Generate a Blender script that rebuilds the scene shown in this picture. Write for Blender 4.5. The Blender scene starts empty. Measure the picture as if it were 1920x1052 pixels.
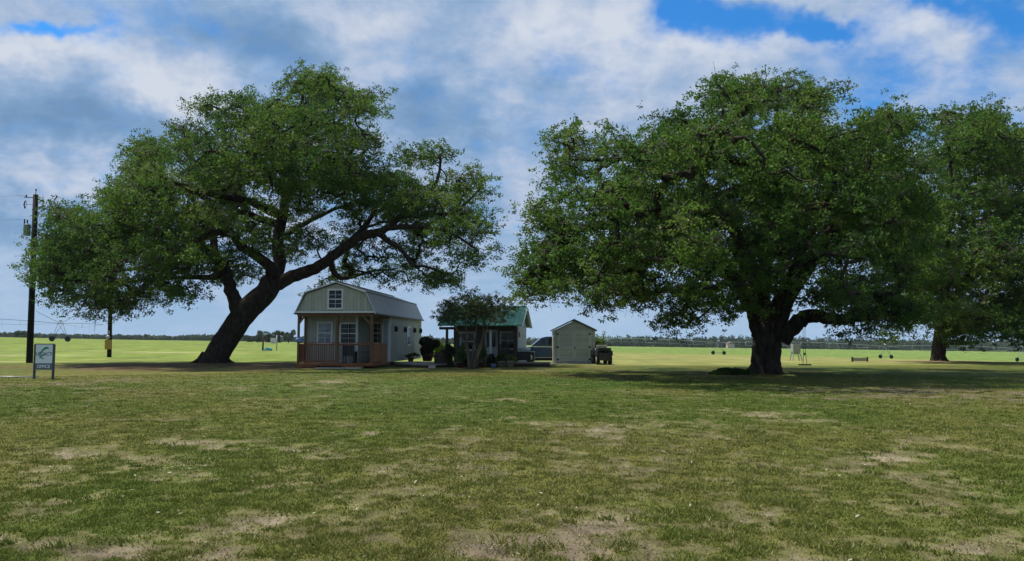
import bpy, bmesh, math, random
import numpy as np
from mathutils import Vector, Matrix
random.seed(7)
RNG = np.random.default_rng(11)
S = bpy.context.scene
COL = S.collection
R = math.radians

# ---------------------------------------------------------------- camera
F = 1507.0
PITCH = math.atan(114 / F)
CAMZ = 1.5
cd = bpy.data.cameras.new('camera')
cam = bpy.data.objects.new('camera', cd)
COL.objects.link(cam)
cam.location = (0, 0, CAMZ)
cam.rotation_euler = (R(90) + PITCH, 0, 0)
cd.sensor_width = 36
cd.lens = 36 * F / 1920
cd.clip_start = 0.1
cd.clip_end = 6000
S.camera = cam
CP, SP = math.cos(PITCH), math.sin(PITCH)


def P(px, py, d):
    """world point that lies d metres ahead of the camera under a pixel of the 1920 px wide photograph"""
    cx = (px - 960) / F
    cz = (526 - py) / F
    y = CP - cz * SP
    return Vector((cx / y * d, d, CAMZ + (SP + cz * CP) / y * d))


def X(px, d):
    return P(px, 640, d).x


# ---------------------------------------------------------------- terrain
TD = np.array([0, 55, 66, 150, 243, 400, 800, 2500.])
TT = np.array([0, 0, .02, .256, .52, .75, 1., 1.1])


def vnoise(x, y, seed=0):
    xi = np.floor(x).astype(np.int64); yi = np.floor(y).astype(np.int64)
    xf = x - xi; yf = y - yi
    u = xf * xf * (3 - 2 * xf); v = yf * yf * (3 - 2 * yf)

    def h(a, b):
        n = (a * 374761393 + b * 668265263 + seed * 974711) & 0x7fffffff
        n = ((n ^ (n >> 13)) * 1274126177) & 0x7fffffff
        n = n ^ (n >> 16)
        return (n & 0xffff) / 65535.0
    a = h(xi, yi); b = h(xi + 1, yi); c = h(xi, yi + 1); d = h(xi + 1, yi + 1)
    return (a * (1 - u) + b * u) * (1 - v) + (c * (1 - u) + d * u) * v


def fbm(x, y, octs=4, seed=0, gain=.5):
    s = 0; a = 1; t = 0
    for i in range(octs):
        s = s + a * vnoise(x * 2 ** i + 17.3 * i, y * 2 ** i - 9.1 * i, seed + i)
        t += a; a *= gain
    return s / t


MOUNDS = []   # x, y, rx, ry, height


def gz(x, y):
    x = np.asarray(x, float); y = np.asarray(y, float)
    d = np.maximum(y, 0)
    th = np.clip(x / np.maximum(y, 20), -.85, .85)
    z = np.interp(d, TD, TT) * (-2.1 - 10.8 * th)
    for mx, my, rx, ry, h in MOUNDS:
        z = z + h * np.exp(-(((x - mx) / rx) ** 2 + ((y - my) / ry) ** 2))
    return z


def Gz(x, y):
    return float(gz(x, y))


# ---------------------------------------------------------------- object helpers
def tag(o, label=None, cat=None, group=None, kind=None):
    if label: o['label'] = label
    if cat: o['category'] = cat
    if group: o['group'] = group
    if kind: o['kind'] = kind
    return o


def thing(name, label, cat, loc=(0, 0, 0), rz=0, group=None):
    o = bpy.data.objects.new(name, None)
    o.empty_display_size = .2
    COL.objects.link(o)
    o.location = loc
    o.rotation_euler = (0, 0, rz)
    return tag(o, label, cat, group)


def link(name, me, mat=None, parent=None):
    o = bpy.data.objects.new(name, me)
    COL.objects.link(o)
    if mat is not None and not len(me.materials): me.materials.append(mat)
    if parent is not None: o.parent = parent
    return o


def np_mesh(name, V, Fq, smooth=False):
    """V (n,3) float, Fq (m,k) int : fast mesh"""
    V = np.asarray(V, np.float32); Fq = np.asarray(Fq, np.int32)
    me = bpy.data.meshes.new(name)
    me.vertices.add(len(V)); me.vertices.foreach_set('co', V.ravel())
    k = Fq.shape[1]
    me.loops.add(Fq.size); me.loops.foreach_set('vertex_index', Fq.ravel())
    me.polygons.add(len(Fq))
    me.polygons.foreach_set('loop_start', np.arange(0, Fq.size, k, dtype=np.int32))
    if smooth: me.polygons.foreach_set('use_smooth', np.ones(len(Fq), bool))
    me.update(calc_edges=True)
    return me


def face_attr(me, name, vals):
    a = me.attributes.new(name, 'FLOAT', 'FACE')
    a.data.foreach_set('value', np.asarray(vals, np.float32))


class MB:
    def __init__(s): s.v = []; s.f = []; s.sm = []

    def add(s, vs, fs, smooth=False):
        n = len(s.v)
        s.v += [tuple(v) for v in vs]
        s.f += [tuple(i + n for i in f) for f in fs]
        s.sm += [smooth] * len(fs)
        return s

    def box(s, x0, x1, y0, y1, z0, z1):
        vs = [(x0, y0, z0), (x1, y0, z0), (x1, y1, z0), (x0, y1, z0), (x0, y0, z1), (x1, y0, z1), (x1, y1, z1), (x0, y1, z1)]
        return s.add(vs, [(0, 3, 2, 1), (4, 5, 6, 7), (0, 1, 5, 4), (1, 2, 6, 5), (2, 3, 7, 6), (3, 0, 4, 7)])

    def beam(s, a, b, w, h=None, up=(0, 0, 1)):
        a = Vector(a); b = Vector(b); h = h or w
        t = (b - a).normalized(); up = Vector(up)
        if abs(t.dot(up)) > .98: up = Vector((0, 1, 0))
        sx = t.cross(up).normalized(); sz = sx.cross(t)
        vs = []
        for p in (a, b):
            for i, j in ((-1, -1), (1, -1), (1, 1), (-1, 1)):
                vs.append(p + sx * i * w / 2 + sz * j * h / 2)
        return s.add(vs, [(3, 2, 1, 0), (4, 5, 6, 7), (0, 1, 5, 4), (1, 2, 6, 5), (2, 3, 7, 6), (3, 0, 4, 7)])

    def tube(s, pts, radii, n=8, caps=True, wob=0.0, smooth=True):
        pts = [Vector(p) for p in pts]
        if not hasattr(radii, '__len__'): radii = [radii] * len(pts)
        T = []
        for i in range(len(pts)):
            t = pts[min(i + 1, len(pts) - 1)] - pts[max(i - 1, 0)]
            T.append(t.normalized())
        ref = Vector((0, 1, 0)) if abs(T[0].y) < .9 else Vector((1, 0, 0))
        u = T[0].cross(ref).normalized()
        vs = []
        for i, p in enumerate(pts):
            u = (u - T[i] * u.dot(T[i])).normalized()
            w = T[i].cross(u)
            for k in range(n):
                a = 2 * math.pi * k / n
                r = radii[i]
                if wob: r *= 1 + wob * (math.sin(3 * a + i * .5) * .5 + math.sin(5 * a - i * .33 + 1) * .35 + random.uniform(-.35, .35))
                vs.append(p + (u * math.cos(a) + w * math.sin(a)) * r)
        fs = []
        for i in range(len(pts) - 1):
            for k in range(n):
                fs.append((i * n + k, i * n + (k + 1) % n, (i + 1) * n + (k + 1) % n, (i + 1) * n + k))
        if caps:
            fs.append(tuple(range(n))[::-1]); fs.append(tuple(range((len(pts) - 1) * n, len(pts) * n)))
        return s.add(vs, fs, smooth)

    def prism(s, poly, axis, a0, a1):
        """poly: 2d points; axis 'y': poly=(x,z); 'x': poly=(y,z); 'z': poly=(x,y)"""
        def mk(p, a):
            return {'y': (p[0], a, p[1]), 'x': (a, p[0], p[1]), 'z': (p[0], p[1], a)}[axis]
        n = len(poly)
        vs = [mk(p, a0) for p in poly] + [mk(p, a1) for p in poly]
        fs = [tuple(range(n)), tuple(range(2 * n - 1, n - 1, -1))]
        for i in range(n): fs.append((i, i + n, (i + 1) % n + n, (i + 1) % n))
        return s.add(vs, fs)

    def lathe(s, prof, n=16, c=(0, 0, 0), axis='z', smooth=True):
        vs = []
        for r, h in prof:
            for k in range(n):
                a = 2 * math.pi * k / n
                q = {'z': (r * math.cos(a), r * math.sin(a), h), 'x': (h, r * math.cos(a), r * math.sin(a)), 'y': (r * math.cos(a), h, r * math.sin(a))}[axis]
                vs.append((q[0] + c[0], q[1] + c[1], q[2] + c[2]))
        fs = []
        for i in range(len(prof) - 1):
            for k in range(n): fs.append((i * n + k, i * n + (k + 1) % n, (i + 1) * n + (k + 1) % n, (i + 1) * n + k))
        fs.append(tuple(range(n))[::-1]); fs.append(tuple(range((len(prof) - 1) * n, len(prof) * n)))
        return s.add(vs, fs, smooth)

    def build(s, name, mat, parent=None, bevel=0, fix=True):
        me = bpy.data.meshes.new(name)
        me.from_pydata([tuple(v) for v in s.v], [], s.f)
        for i, p in enumerate(me.polygons): p.use_smooth = s.sm[i]
        if fix:
            bm = bmesh.new(); bm.from_mesh(me)
            bmesh.ops.recalc_face_normals(bm, faces=bm.faces)
            if bevel:
                bmesh.ops.bevel(bm, geom=[e for e in bm.edges if e.calc_face_angle(0) > .5], offset=bevel, segments=2, affect='EDGES', profile=.6)
            bm.to_mesh(me); bm.free()
        me.update()
        return link(name, me, mat, parent)


def copy_tree(o, parent=None):
    c = o.copy(); COL.objects.link(c)
    if parent is not None: c.parent = parent
    for ch in list(o.children): copy_tree(ch, c)
    return c


# ---------------------------------------------------------------- materials
def mat_new(name):
    m = bpy.data.materials.new(name); m.use_nodes = True
    nt = m.node_tree; nt.nodes.clear()
    out = nt.nodes.new('ShaderNodeOutputMaterial')
    return m, nt, out


def N(nt, t, **kw):
    n = nt.nodes.new(t)
    for k, v in kw.items():
        if k in n.inputs: n.inputs[k].default_value = v
        else: setattr(n, k, v)
    return n


def surf(name, c, rough=.7, spec=.3, var=.25, scale=6, bump=.0, bscale=40, metal=0, c2=None, stretch=(1, 1, 1), grooves=None, gcol=.6, dirt=0):
    """principled surface with noise colour variation, optional board grooves (period, direction vector) and weathering"""
    m, nt, out = mat_new(name)
    L = nt.links.new
    b = N(nt, 'ShaderNodeBsdfPrincipled', Roughness=rough, Metallic=metal)
    b.inputs['Specular IOR Level'].default_value = spec
    L(b.outputs[0], out.inputs[0])
    tc = N(nt, 'ShaderNodeTexCoord')
    mp = N(nt, 'ShaderNodeMapping'); mp.inputs['Scale'].default_value = stretch
    L(tc.outputs['Object'], mp.inputs[0])
    no = N(nt, 'ShaderNodeTexNoise', Scale=scale, Detail=6, Roughness=.62)
    L(mp.outputs[0], no.inputs['Vector'])
    rp = N(nt, 'ShaderNodeValToRGB')
    c2 = c2 or tuple(x * (1 - var) for x in c)
    c1 = tuple(min(1, x * (1 + var * .6)) for x in c)
    rp.color_ramp.elements[0].position = .3; rp.color_ramp.elements[1].position = .7
    rp.color_ramp.elements[0].color = (*c2, 1); rp.color_ramp.elements[1].color = (*c1, 1)
    L(no.outputs[0], rp.inputs[0])
    col = rp.outputs[0]
    hgt = None
    if grooves:
        per, dv = grooves
        sep = N(nt, 'ShaderNodeVectorMath', operation='DOT_PRODUCT'); sep.inputs[1].default_value = dv
        L(tc.outputs['Object'], sep.inputs[0])
        dvn = N(nt, 'ShaderNodeMath', operation='DIVIDE'); dvn.inputs[1].default_value = per
        L(sep.outputs['Value'], dvn.inputs[0])
        fr = N(nt, 'ShaderNodeMath', operation='FRACT'); L(dvn.outputs[0], fr.inputs[0])
        gt = N(nt, 'ShaderNodeMath', operation='GREATER_THAN'); gt.inputs[1].default_value = .1
        L(fr.outputs[0], gt.inputs[0])
        fl = N(nt, 'ShaderNodeMath', operation='FLOOR'); L(dvn.outputs[0], fl.inputs[0])
        wn = N(nt, 'ShaderNodeTexWhiteNoise', noise_dimensions='1D'); L(fl.outputs[0], wn.inputs['W'])
        mr = N(nt, 'ShaderNodeMapRange'); mr.inputs['To Min'].default_value = .88; mr.inputs['To Max'].default_value = 1.06
        L(wn.outputs['Value'], mr.inputs[0])
        mr2 = N(nt, 'ShaderNodeMapRange'); mr2.inputs['To Min'].default_value = gcol; mr2.inputs['To Max'].default_value = 1
        L(gt.outputs[0], mr2.inputs[0])
        mu = N(nt, 'ShaderNodeMath', operation='MULTIPLY'); L(mr.outputs[0], mu.inputs[0]); L(mr2.outputs[0], mu.inputs[1])
        vm = N(nt, 'ShaderNodeVectorMath', operation='SCALE'); L(col, vm.inputs[0]); L(mu.outputs[0], vm.inputs['Scale'])
        col = vm.outputs[0]; hgt = gt.outputs[0]
    if dirt:
        n2 = N(nt, 'ShaderNodeTexNoise', Scale=1.7, Detail=8, Roughness=.7); L(tc.outputs['Object'], n2.inputs['Vector'])
        r2 = N(nt, 'ShaderNodeValToRGB'); r2.color_ramp.elements[0].position = .45; r2.color_ramp.elements[1].position = .75
        L(n2.outputs[0], r2.inputs[0])
        sc = N(nt, 'ShaderNodeMath', operation='MULTIPLY'); sc.inputs[1].default_value = dirt; L(r2.outputs[0], sc.inputs[0])
        mx = N(nt, 'ShaderNodeMixRGB'); mx.inputs['Color2'].default_value = (.11, .09, .06, 1)
        L(sc.outputs[0], mx.inputs[0]); L(col, mx.inputs['Color1']); col = mx.outputs[0]
    L(col, b.inputs['Base Color'])
    if bump:
        bn = N(nt, 'ShaderNodeTexNoise', Scale=bscale, Detail=5); L(mp.outputs[0], bn.inputs['Vector'])
        h = bn.outputs[0]
        if hgt:
            ad = N(nt, 'ShaderNodeMath', operation='ADD'); L(h, ad.inputs[0]); L(hgt, ad.inputs[1]); h = ad.outputs[0]
        bp = N(nt, 'ShaderNodeBump', Strength=bump, Distance=.02); L(h, bp.inputs['Height']); L(bp.outputs[0], b.inputs['Normal'])
    return m


def glass_mat(name, c, rough=.06):
    return surf(name, c, rough=rough, spec=.25, var=.3, scale=2)


def leaf_mat(name, ramp, trans=.3):
    m, nt, out = mat_new(name); L = nt.links.new
    at = N(nt, 'ShaderNodeAttribute', attribute_name='tint')
    rp = N(nt, 'ShaderNodeValToRGB')
    el = rp.color_ramp.elements
    while len(el) < len(ramp): el.new(.5)
    for e, (p, c) in zip(el, ramp): e.position = p; e.color = (*c, 1)
    L(at.outputs['Fac'], rp.inputs[0])
    d = N(nt, 'ShaderNodeBsdfDiffuse'); t = N(nt, 'ShaderNodeBsdfTranslucent')
    g = N(nt, 'ShaderNodeBsdfGlossy', Roughness=.45); g.inputs[0].default_value = (.5, .55, .6, 1)
    L(rp.outputs[0], d.inputs[0]); L(rp.outputs[0], t.inputs[0])
    mx = N(nt, 'ShaderNodeMixShader'); mx.inputs[0].default_value = trans
    L(d.outputs[0], mx.inputs[1]); L(t.outputs[0], mx.inputs[2])
    m2 = N(nt, 'ShaderNodeMixShader'); m2.inputs[0].default_value = .015
    L(mx.outputs[0], m2.inputs[1]); L(g.outputs[0], m2.inputs[2])
    L(m2.outputs[0], out.inputs[0])
    return m


OAK_RAMP = [(0, (.030, .068, .015)), (.3, (.058, .126, .021)), (.6, (.096, .176, .026)), (.82, (.148, .218, .036)), (1, (.13, .125, .095))]
M = {}
M['oak_leaf'] = leaf_mat('oak_leaf', OAK_RAMP, .44)
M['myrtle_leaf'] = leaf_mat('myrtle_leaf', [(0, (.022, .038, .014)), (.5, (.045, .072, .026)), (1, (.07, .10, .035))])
M['shrub_leaf'] = leaf_mat('shrub_leaf', [(0, (.02, .04, .01)), (.5, (.05, .10, .02)), (1, (.10, .17, .03))])
M['bright_leaf'] = leaf_mat('bright_leaf', [(0, (.06, .10, .02)), (.5, (.12, .20, .04)), (1, (.22, .30, .09))], .4)
M['far_leaf'] = leaf_mat('far_leaf', [(0, (.03, .052, .026)), (.5, (.05, .08, .036)), (1, (.08, .115, .05))], .2)
M['bark'] = surf('bark', (.044, .036, .029), rough=.95, spec=.1, var=.7, scale=6, bump=1.0, bscale=9, stretch=(1, 1, .35))
M['myrtle_bark'] = surf('myrtle_bark', (.13, .105, .08), rough=.8, spec=.15, var=.4, scale=9, stretch=(1, 1, .4))
# ---------------------------------------------------------------- world, sun
SUNV = Vector((-.42, .20, .88)).normalized()
EL = math.asin(SUNV.z)
w = bpy.data.worlds.new('World'); S.world = w; w.use_nodes = True
nt = w.node_tree; nt.nodes.clear(); L = nt.links.new
wo = N(nt, 'ShaderNodeOutputWorld')
sky = N(nt, 'ShaderNodeTexSky', sky_type='NISHITA', sun_disc=False)
sky.sun_elevation = EL
sky.sun_rotation = math.atan2(SUNV.x, SUNV.y)
sky.air_density = 1.2; sky.dust_density = .6; sky.ozone_density = 3.5
bg1 = N(nt, 'ShaderNodeBackground', Strength=.085)
hs = N(nt, 'ShaderNodeMixRGB', blend_type='MULTIPLY'); hs.inputs[0].default_value = 1; hs.inputs['Color2'].default_value = (.26, .86, 1.42, 1)
L(sky.outputs[0], hs.inputs['Color1']); L(hs.outputs[0], bg1.inputs[0])
tc = N(nt, 'ShaderNodeTexCoord')
DIR = tc.outputs['Generated']


def vm(op, a, b=None, sc=None):
    n = N(nt, 'ShaderNodeVectorMath', operation=op)
    for i, q in enumerate((a, b)):
        if q is None: continue
        if isinstance(q, (tuple, list, Vector)): n.inputs[i].default_value = tuple(q)
        else: L(q, n.inputs[i])
    if sc is not None:
        if isinstance(sc, (int, float)): n.inputs['Scale'].default_value = sc
        else: L(sc, n.inputs['Scale'])
    return n.outputs['Value'] if op in ('DOT_PRODUCT', 'LENGTH') else n.outputs[0]


def ma(op, a, b=None, clamp=False):
    n = N(nt, 'ShaderNodeMath', operation=op); n.use_clamp = clamp
    for i, q in enumerate((a, b)):
        if q is None: continue
        if isinstance(q, (int, float)): n.inputs[i].default_value = q
        else: L(q, n.inputs[i])
    return n.outputs[0]


def noise(vec, scale, det=6, rough=.55, dist=0):
    n = N(nt, 'ShaderNodeTexNoise', Scale=scale, Detail=det, Roughness=rough, Distortion=dist)
    L(vec, n.inputs['Vector']); return n


def mrange(v, a, b, c=0., d=1., smooth=True):
    n = N(nt, 'ShaderNodeMapRange', interpolation_type='SMOOTHSTEP' if smooth else 'LINEAR')
    L(v, n.inputs[0])
    for i, q in zip((1, 2, 3, 4), (a, b, c, d)): n.inputs[i].default_value = q
    return n.outputs[0]


sepd = N(nt, 'ShaderNodeSeparateXYZ'); L(DIR, sepd.inputs[0])
zc = ma('ADD', ma('MAXIMUM', sepd.outputs[2], 0.0), .34)
cmb = N(nt, 'ShaderNodeCombineXYZ')
L(ma('DIVIDE', sepd.outputs[0], zc), cmb.inputs[0]); L(ma('DIVIDE', sepd.outputs[1], zc), cmb.inputs[1])
cmb.inputs[2].default_value = 3.7
CUV = cmb.outputs[0]
warp = noise(DIR, 5.0, 5, .6)
wv = vm('SCALE', vm('SUBTRACT', warp.outputs['Color'], (.5, .5, .5)), sc=.20)
WD = vm('ADD', DIR, wv)


def pdir(px, py):
    v = P(px, py, 100) - Vector((0, 0, CAMZ)); return v.normalized()


def blobs(lst):
    tot = None
    for px, py, rx, ry, amp in lst:
        c = pdir(px, py)
        # stretch about the blob's own direction: across (x,y share rx), height ry
        d = vm('MULTIPLY', vm('SUBTRACT', WD, c), (F / rx, F / rx, F / ry))
        r2 = vm('DOT_PRODUCT', d, d)
        g = ma('MULTIPLY', ma('EXPONENT', ma('MULTIPLY', r2, -1.0)), amp)
        tot = g if tot is None else ma('ADD', tot, g)
    return tot


n1 = noise(CUV, 2.0, 8, .58, .2).outputs[0]
n2 = noise(CUV, 5.0, 7, .6).outputs[0]
n3 = noise(CUV, .6, 4, .5).outputs[0]
# openings of clear blue between the clouds
holes = blobs([(1385, 74, 110, 44, .82), (1300, 45, 46, 40, .6), (1490, 108, 70, 22, .7), (1572, 84, 50, 24, .9), (1880, 18, 140, 42, .9), (64, 62, 66, 15, 1.1), (1530, 20, 90, 26, -.7), (1420, 8, 60, 16, -.5), (1760, 60, 60, 30, -.5),
               (1735, 0, 60, 20, .7), (1640, 190, 180, 70, .30), (1500, 60, 40, 20, .4), (1800, 140, 190, 60, .32), (338, 115, 22, 12, .35), (1040, 65, 40, 12, .25), (1105, 5, 18, 14, .4)])
dens = ma('SUBTRACT', ma('ADD', 1.0, ma('MULTIPLY', ma('SUBTRACT', n2, .5), 1.3)), holes)
n5 = noise(CUV, 14.0, 6, .6).outputs[0]
dens = ma('ADD', dens, ma('MULTIPLY', ma('SUBTRACT', n5, .5), .7))
dens = ma('ADD', dens, ma('MULTIPLY', ma('SUBTRACT', n1, .5), .7))
cover = mrange(dens, .10, 1.0)
# light and dark parts of the clouds
lit = blobs([(215, 145, 170, 55, .42), (60, 95, 80, 22, .45), (330, 185, 120, 40, .40), (110, 320, 130, 35, .42), (150, 20, 200, 30, .2), (690, 110, 90, 70, .40), (620, 20, 120, 30, .25),
             (1180, 60, 150, 80, .50), (1010, 60, 80, 60, .3), (930, 180, 60, 90, .32), (1060, 205, 100, 40, .3), (960, 320, 60, 60, .22), (1330, 130, 90, 40, .25), (1560, 110, 160, 40, .38), (1500, 0, 80, 30, .3), (1690, 40, 110, 60, .3), (1860, 190, 90, 50, .28),
             (1000, 430, 70, 70, .28), (400, 60, 80, 50, .1), (30, 510, 120, 60, .18), (1000, 600, 900, 40, .2)])
drk = blobs([(90, 225, 190, 50, .28), (60, 110, 90, 30, .15), (230, 235, 110, 40, .16), (500, 90, 130, 45, .34), (420, 120, 90, 50, .16), (800, 170, 85, 30, .34), (850, 240, 160, 40, .25), (60, 390, 160, 40, .35), (1010, 150, 70, 40, .18), (960, 400, 60, 30, .15),
             (830, 40, 60, 40, .1), (1250, 170, 60, 30, .15), (20, 180, 90, 60, .2)])
lum = ma('ADD', ma('ADD', .49, ma('MULTIPLY', ma('SUBTRACT', n2, .5), 1.15)), ma('MULTIPLY', ma('SUBTRACT', n1, .5), .55))
n4 = noise(CUV, 13.0, 6, .62, .3).outputs[0]
lum = ma('ADD', lum, ma('MULTIPLY', ma('SUBTRACT', n4, .5), .7))
lum = ma('SUBTRACT', ma('ADD', lum, lit), drk)
cr = N(nt, 'ShaderNodeValToRGB')
els = cr.color_ramp.elements
CC = [(0.0, (.185, .325, .54)), (.28, (.245, .40, .63)), (.5, (.345, .49, .72)), (.72, (.51, .61, .79)), (1.0, (.70, .76, .87))]
while len(els) < len(CC): els.new(.5)
for e, (p, c) in zip(els, CC): e.position = p; e.color = (*c, 1)
L(lum, cr.inputs[0])
bg2 = N(nt, 'ShaderNodeBackground', Strength=.74); L(cr.outputs[0], bg2.inputs[0])
mixw = N(nt, 'ShaderNodeMixShader'); L(cover, mixw.inputs[0]); L(bg1.outputs[0], mixw.inputs[1]); L(bg2.outputs[0], mixw.inputs[2])
# pale band of air at the horizon
hz = mrange(sepd.outputs[2], -.02, .17, .92, 0.0)
bg3 = N(nt, 'ShaderNodeBackground', Strength=.74); bg3.inputs[0].default_value = (.39, .575, .81, 1)
mix3 = N(nt, 'ShaderNodeMixShader'); L(hz, mix3.inputs[0]); L(mixw.outputs[0], mix3.inputs[1]); L(bg3.outputs[0], mix3.inputs[2])
L(mix3.outputs[0], wo.inputs[0])

sd = bpy.data.lights.new('sun', 'SUN'); sd.energy = 5.0; sd.angle = R(.8); sd.color = (1, .94, .84)
sun = bpy.data.objects.new('sun', sd); COL.objects.link(sun)
sun.location = (0, 0, 60)
sun.rotation_euler = SUNV.to_track_quat('Z', 'Y').to_euler()
S.view_settings.view_transform = 'Standard'; S.view_settings.look = 'None'
S.view_settings.exposure = .3; S.view_settings.gamma = 1
S.render.engine = 'CYCLES'
S.cycles.max_bounces = 6; S.cycles.diffuse_bounces = 2; S.cycles.transmission_bounces = 4; S.cycles.transparent_max_bounces = 6
S.cycles.use_denoising = True
# ---------------------------------------------------------------- ground
OAK_A = (X(400, 52), 52.0)      # leaning oak
OAK_B = (X(1435, 36.5), 36.5)   # broad oak
OAK_C = (X(1760, 61), 61.0)     # far oak
MOUNDS += [(OAK_A[0] + .3, OAK_A[1] - 1.5, 6.5, 4.0, .14), (OAK_C[0], OAK_C[1], 4.5, 4.0, .12), (OAK_B[0], OAK_B[1], 2.2, 2.2, .06)]


def ell(x, y, cx, cy, rx, ry, sharp=1.0):
    q = ((x - cx) / rx) ** 2 + ((y - cy) / ry) ** 2
    return np.exp(-q ** sharp)


def gp(px, py):
    d = CAMZ * F / max(py - 640, 1)
    return X(px, d), d


# worn places the photograph shows on the lawn: px, py, half width px, half height px, strength, kind (0 dry, 1 sand, 2 brown soil)
PATCH = [(950, 747, 50, 4, .9, 1), (1200, 795, 130, 11, .55, 1), (1050, 815, 120, 14, .35, 2), (1470, 777, 60, 10, .62, 1), (1360, 765, 90, 10, .35, 1), (75, 908, 35, 8, .9, 1), (610, 716, 45, 3, .8, 1), (600, 760, 40, 8, .4, 1),
         (120, 985, 110, 22, .62, 1), (330, 1000, 160, 26, .6, 1), (160, 1025, 140, 20, .6, 2), (980, 1010, 130, 26, .85, 2), (1120, 1030, 180, 22, .85, 2), (760, 1000, 110, 16, .5, 2), (430, 1015, 100, 16, .5, 2), (520, 900, 60, 7, .5, 1),
         (500, 840, 90, 10, .45, 1), (370, 825, 80, 8, .4, 1), (240, 840, 90, 10, .35, 1), (1650, 790, 80, 8, .35, 1), (1650, 850, 60, 7, .5, 1), (1280, 820, 60, 5, .3, 1), (900, 855, 70, 9, .4, 2), (830, 810, 20, 4, .7, 1), (700, 810, 20, 4, .5, 1),
         (1680, 935, 60, 6, .6, 1), (1500, 1020, 90, 20, .7, 1), (1840, 1020, 90, 14, .6, 1), (1740, 980, 80, 8, .4, 1), (620, 965, 100, 8, .6, 1), (510, 965, 60, 6, .6, 1), (520, 890, 60, 6, .45, 1), (1080, 975, 60, 8, .3, 2), (700, 945, 60, 8, .5, 1), (880, 945, 40, 6, .4, 2),
         (60, 720, 60, 6, .5, 2), (230, 712, 60, 5, .4, 2), (1230, 735, 120, 7, .35, 1), (1560, 742, 160, 8, .4, 2), (1760, 740, 180, 9, .4, 2), (1900, 738, 90, 9, .45, 2), (1600, 728, 120, 6, .3, 2), (1330, 700, 60, 4, .5, 2), (1190, 708, 160, 6, .2, 2)]
PATCHW = [(*gp(a, b), c / F * gp(a, b)[1], e_ * gp(a, b)[1] ** 2 / (CAMZ * F), s, k) for a, b, c, e_, s, k in PATCH]


def wear(x, y):
    """bare-ness 0..1 of the lawn, and which way it is bare (0 sand .. 1 brown soil)"""
    n0 = fbm(x / 7.0, y / 9.0, 3, 3)
    n1 = fbm(x / 1.5, y / 2.0, 4, 21)
    n2 = fbm(x / .33, y / .42, 3, 40)
    n3 = fbm(x / .75, y / .55, 3, 87)
    b = .75 * (n0 - .5) + .8 * (n1 - .5) + 1.3 * (n2 - .5) + .85 * (n3 - .5) + 1.15 * (fbm(x / .11, y / .12, 3, 140) - .5)
    k = np.clip((fbm(x / 4, y / 4, 3, 77) - .35) * 2.5, 0, 1) * .7
    near = np.clip((16 - y) / 11, 0, 1)
    b = b + .10 * near - .215
    for cx, cy, rx, ry, s, kd in PATCHW:
        e = ell(x + (n1 - .5) * rx * .8, y + (n2 - .5) * ry * .8, cx, cy, rx * 1.15, ry * 1.25)
        b = b + .85 * s * e * (.4 + 1.1 * n3)
        k = k + e * (1.0 if kd == 2 else -.8)
    return b, np.clip(k, 0, 1)


def smooth(v, a, b):
    t = np.clip((v - a) / (b - a), 0, 1); return t * t * (3 - 2 * t)


def mix(a, b, t):
    return a + (b - a) * t[:, None]


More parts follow.
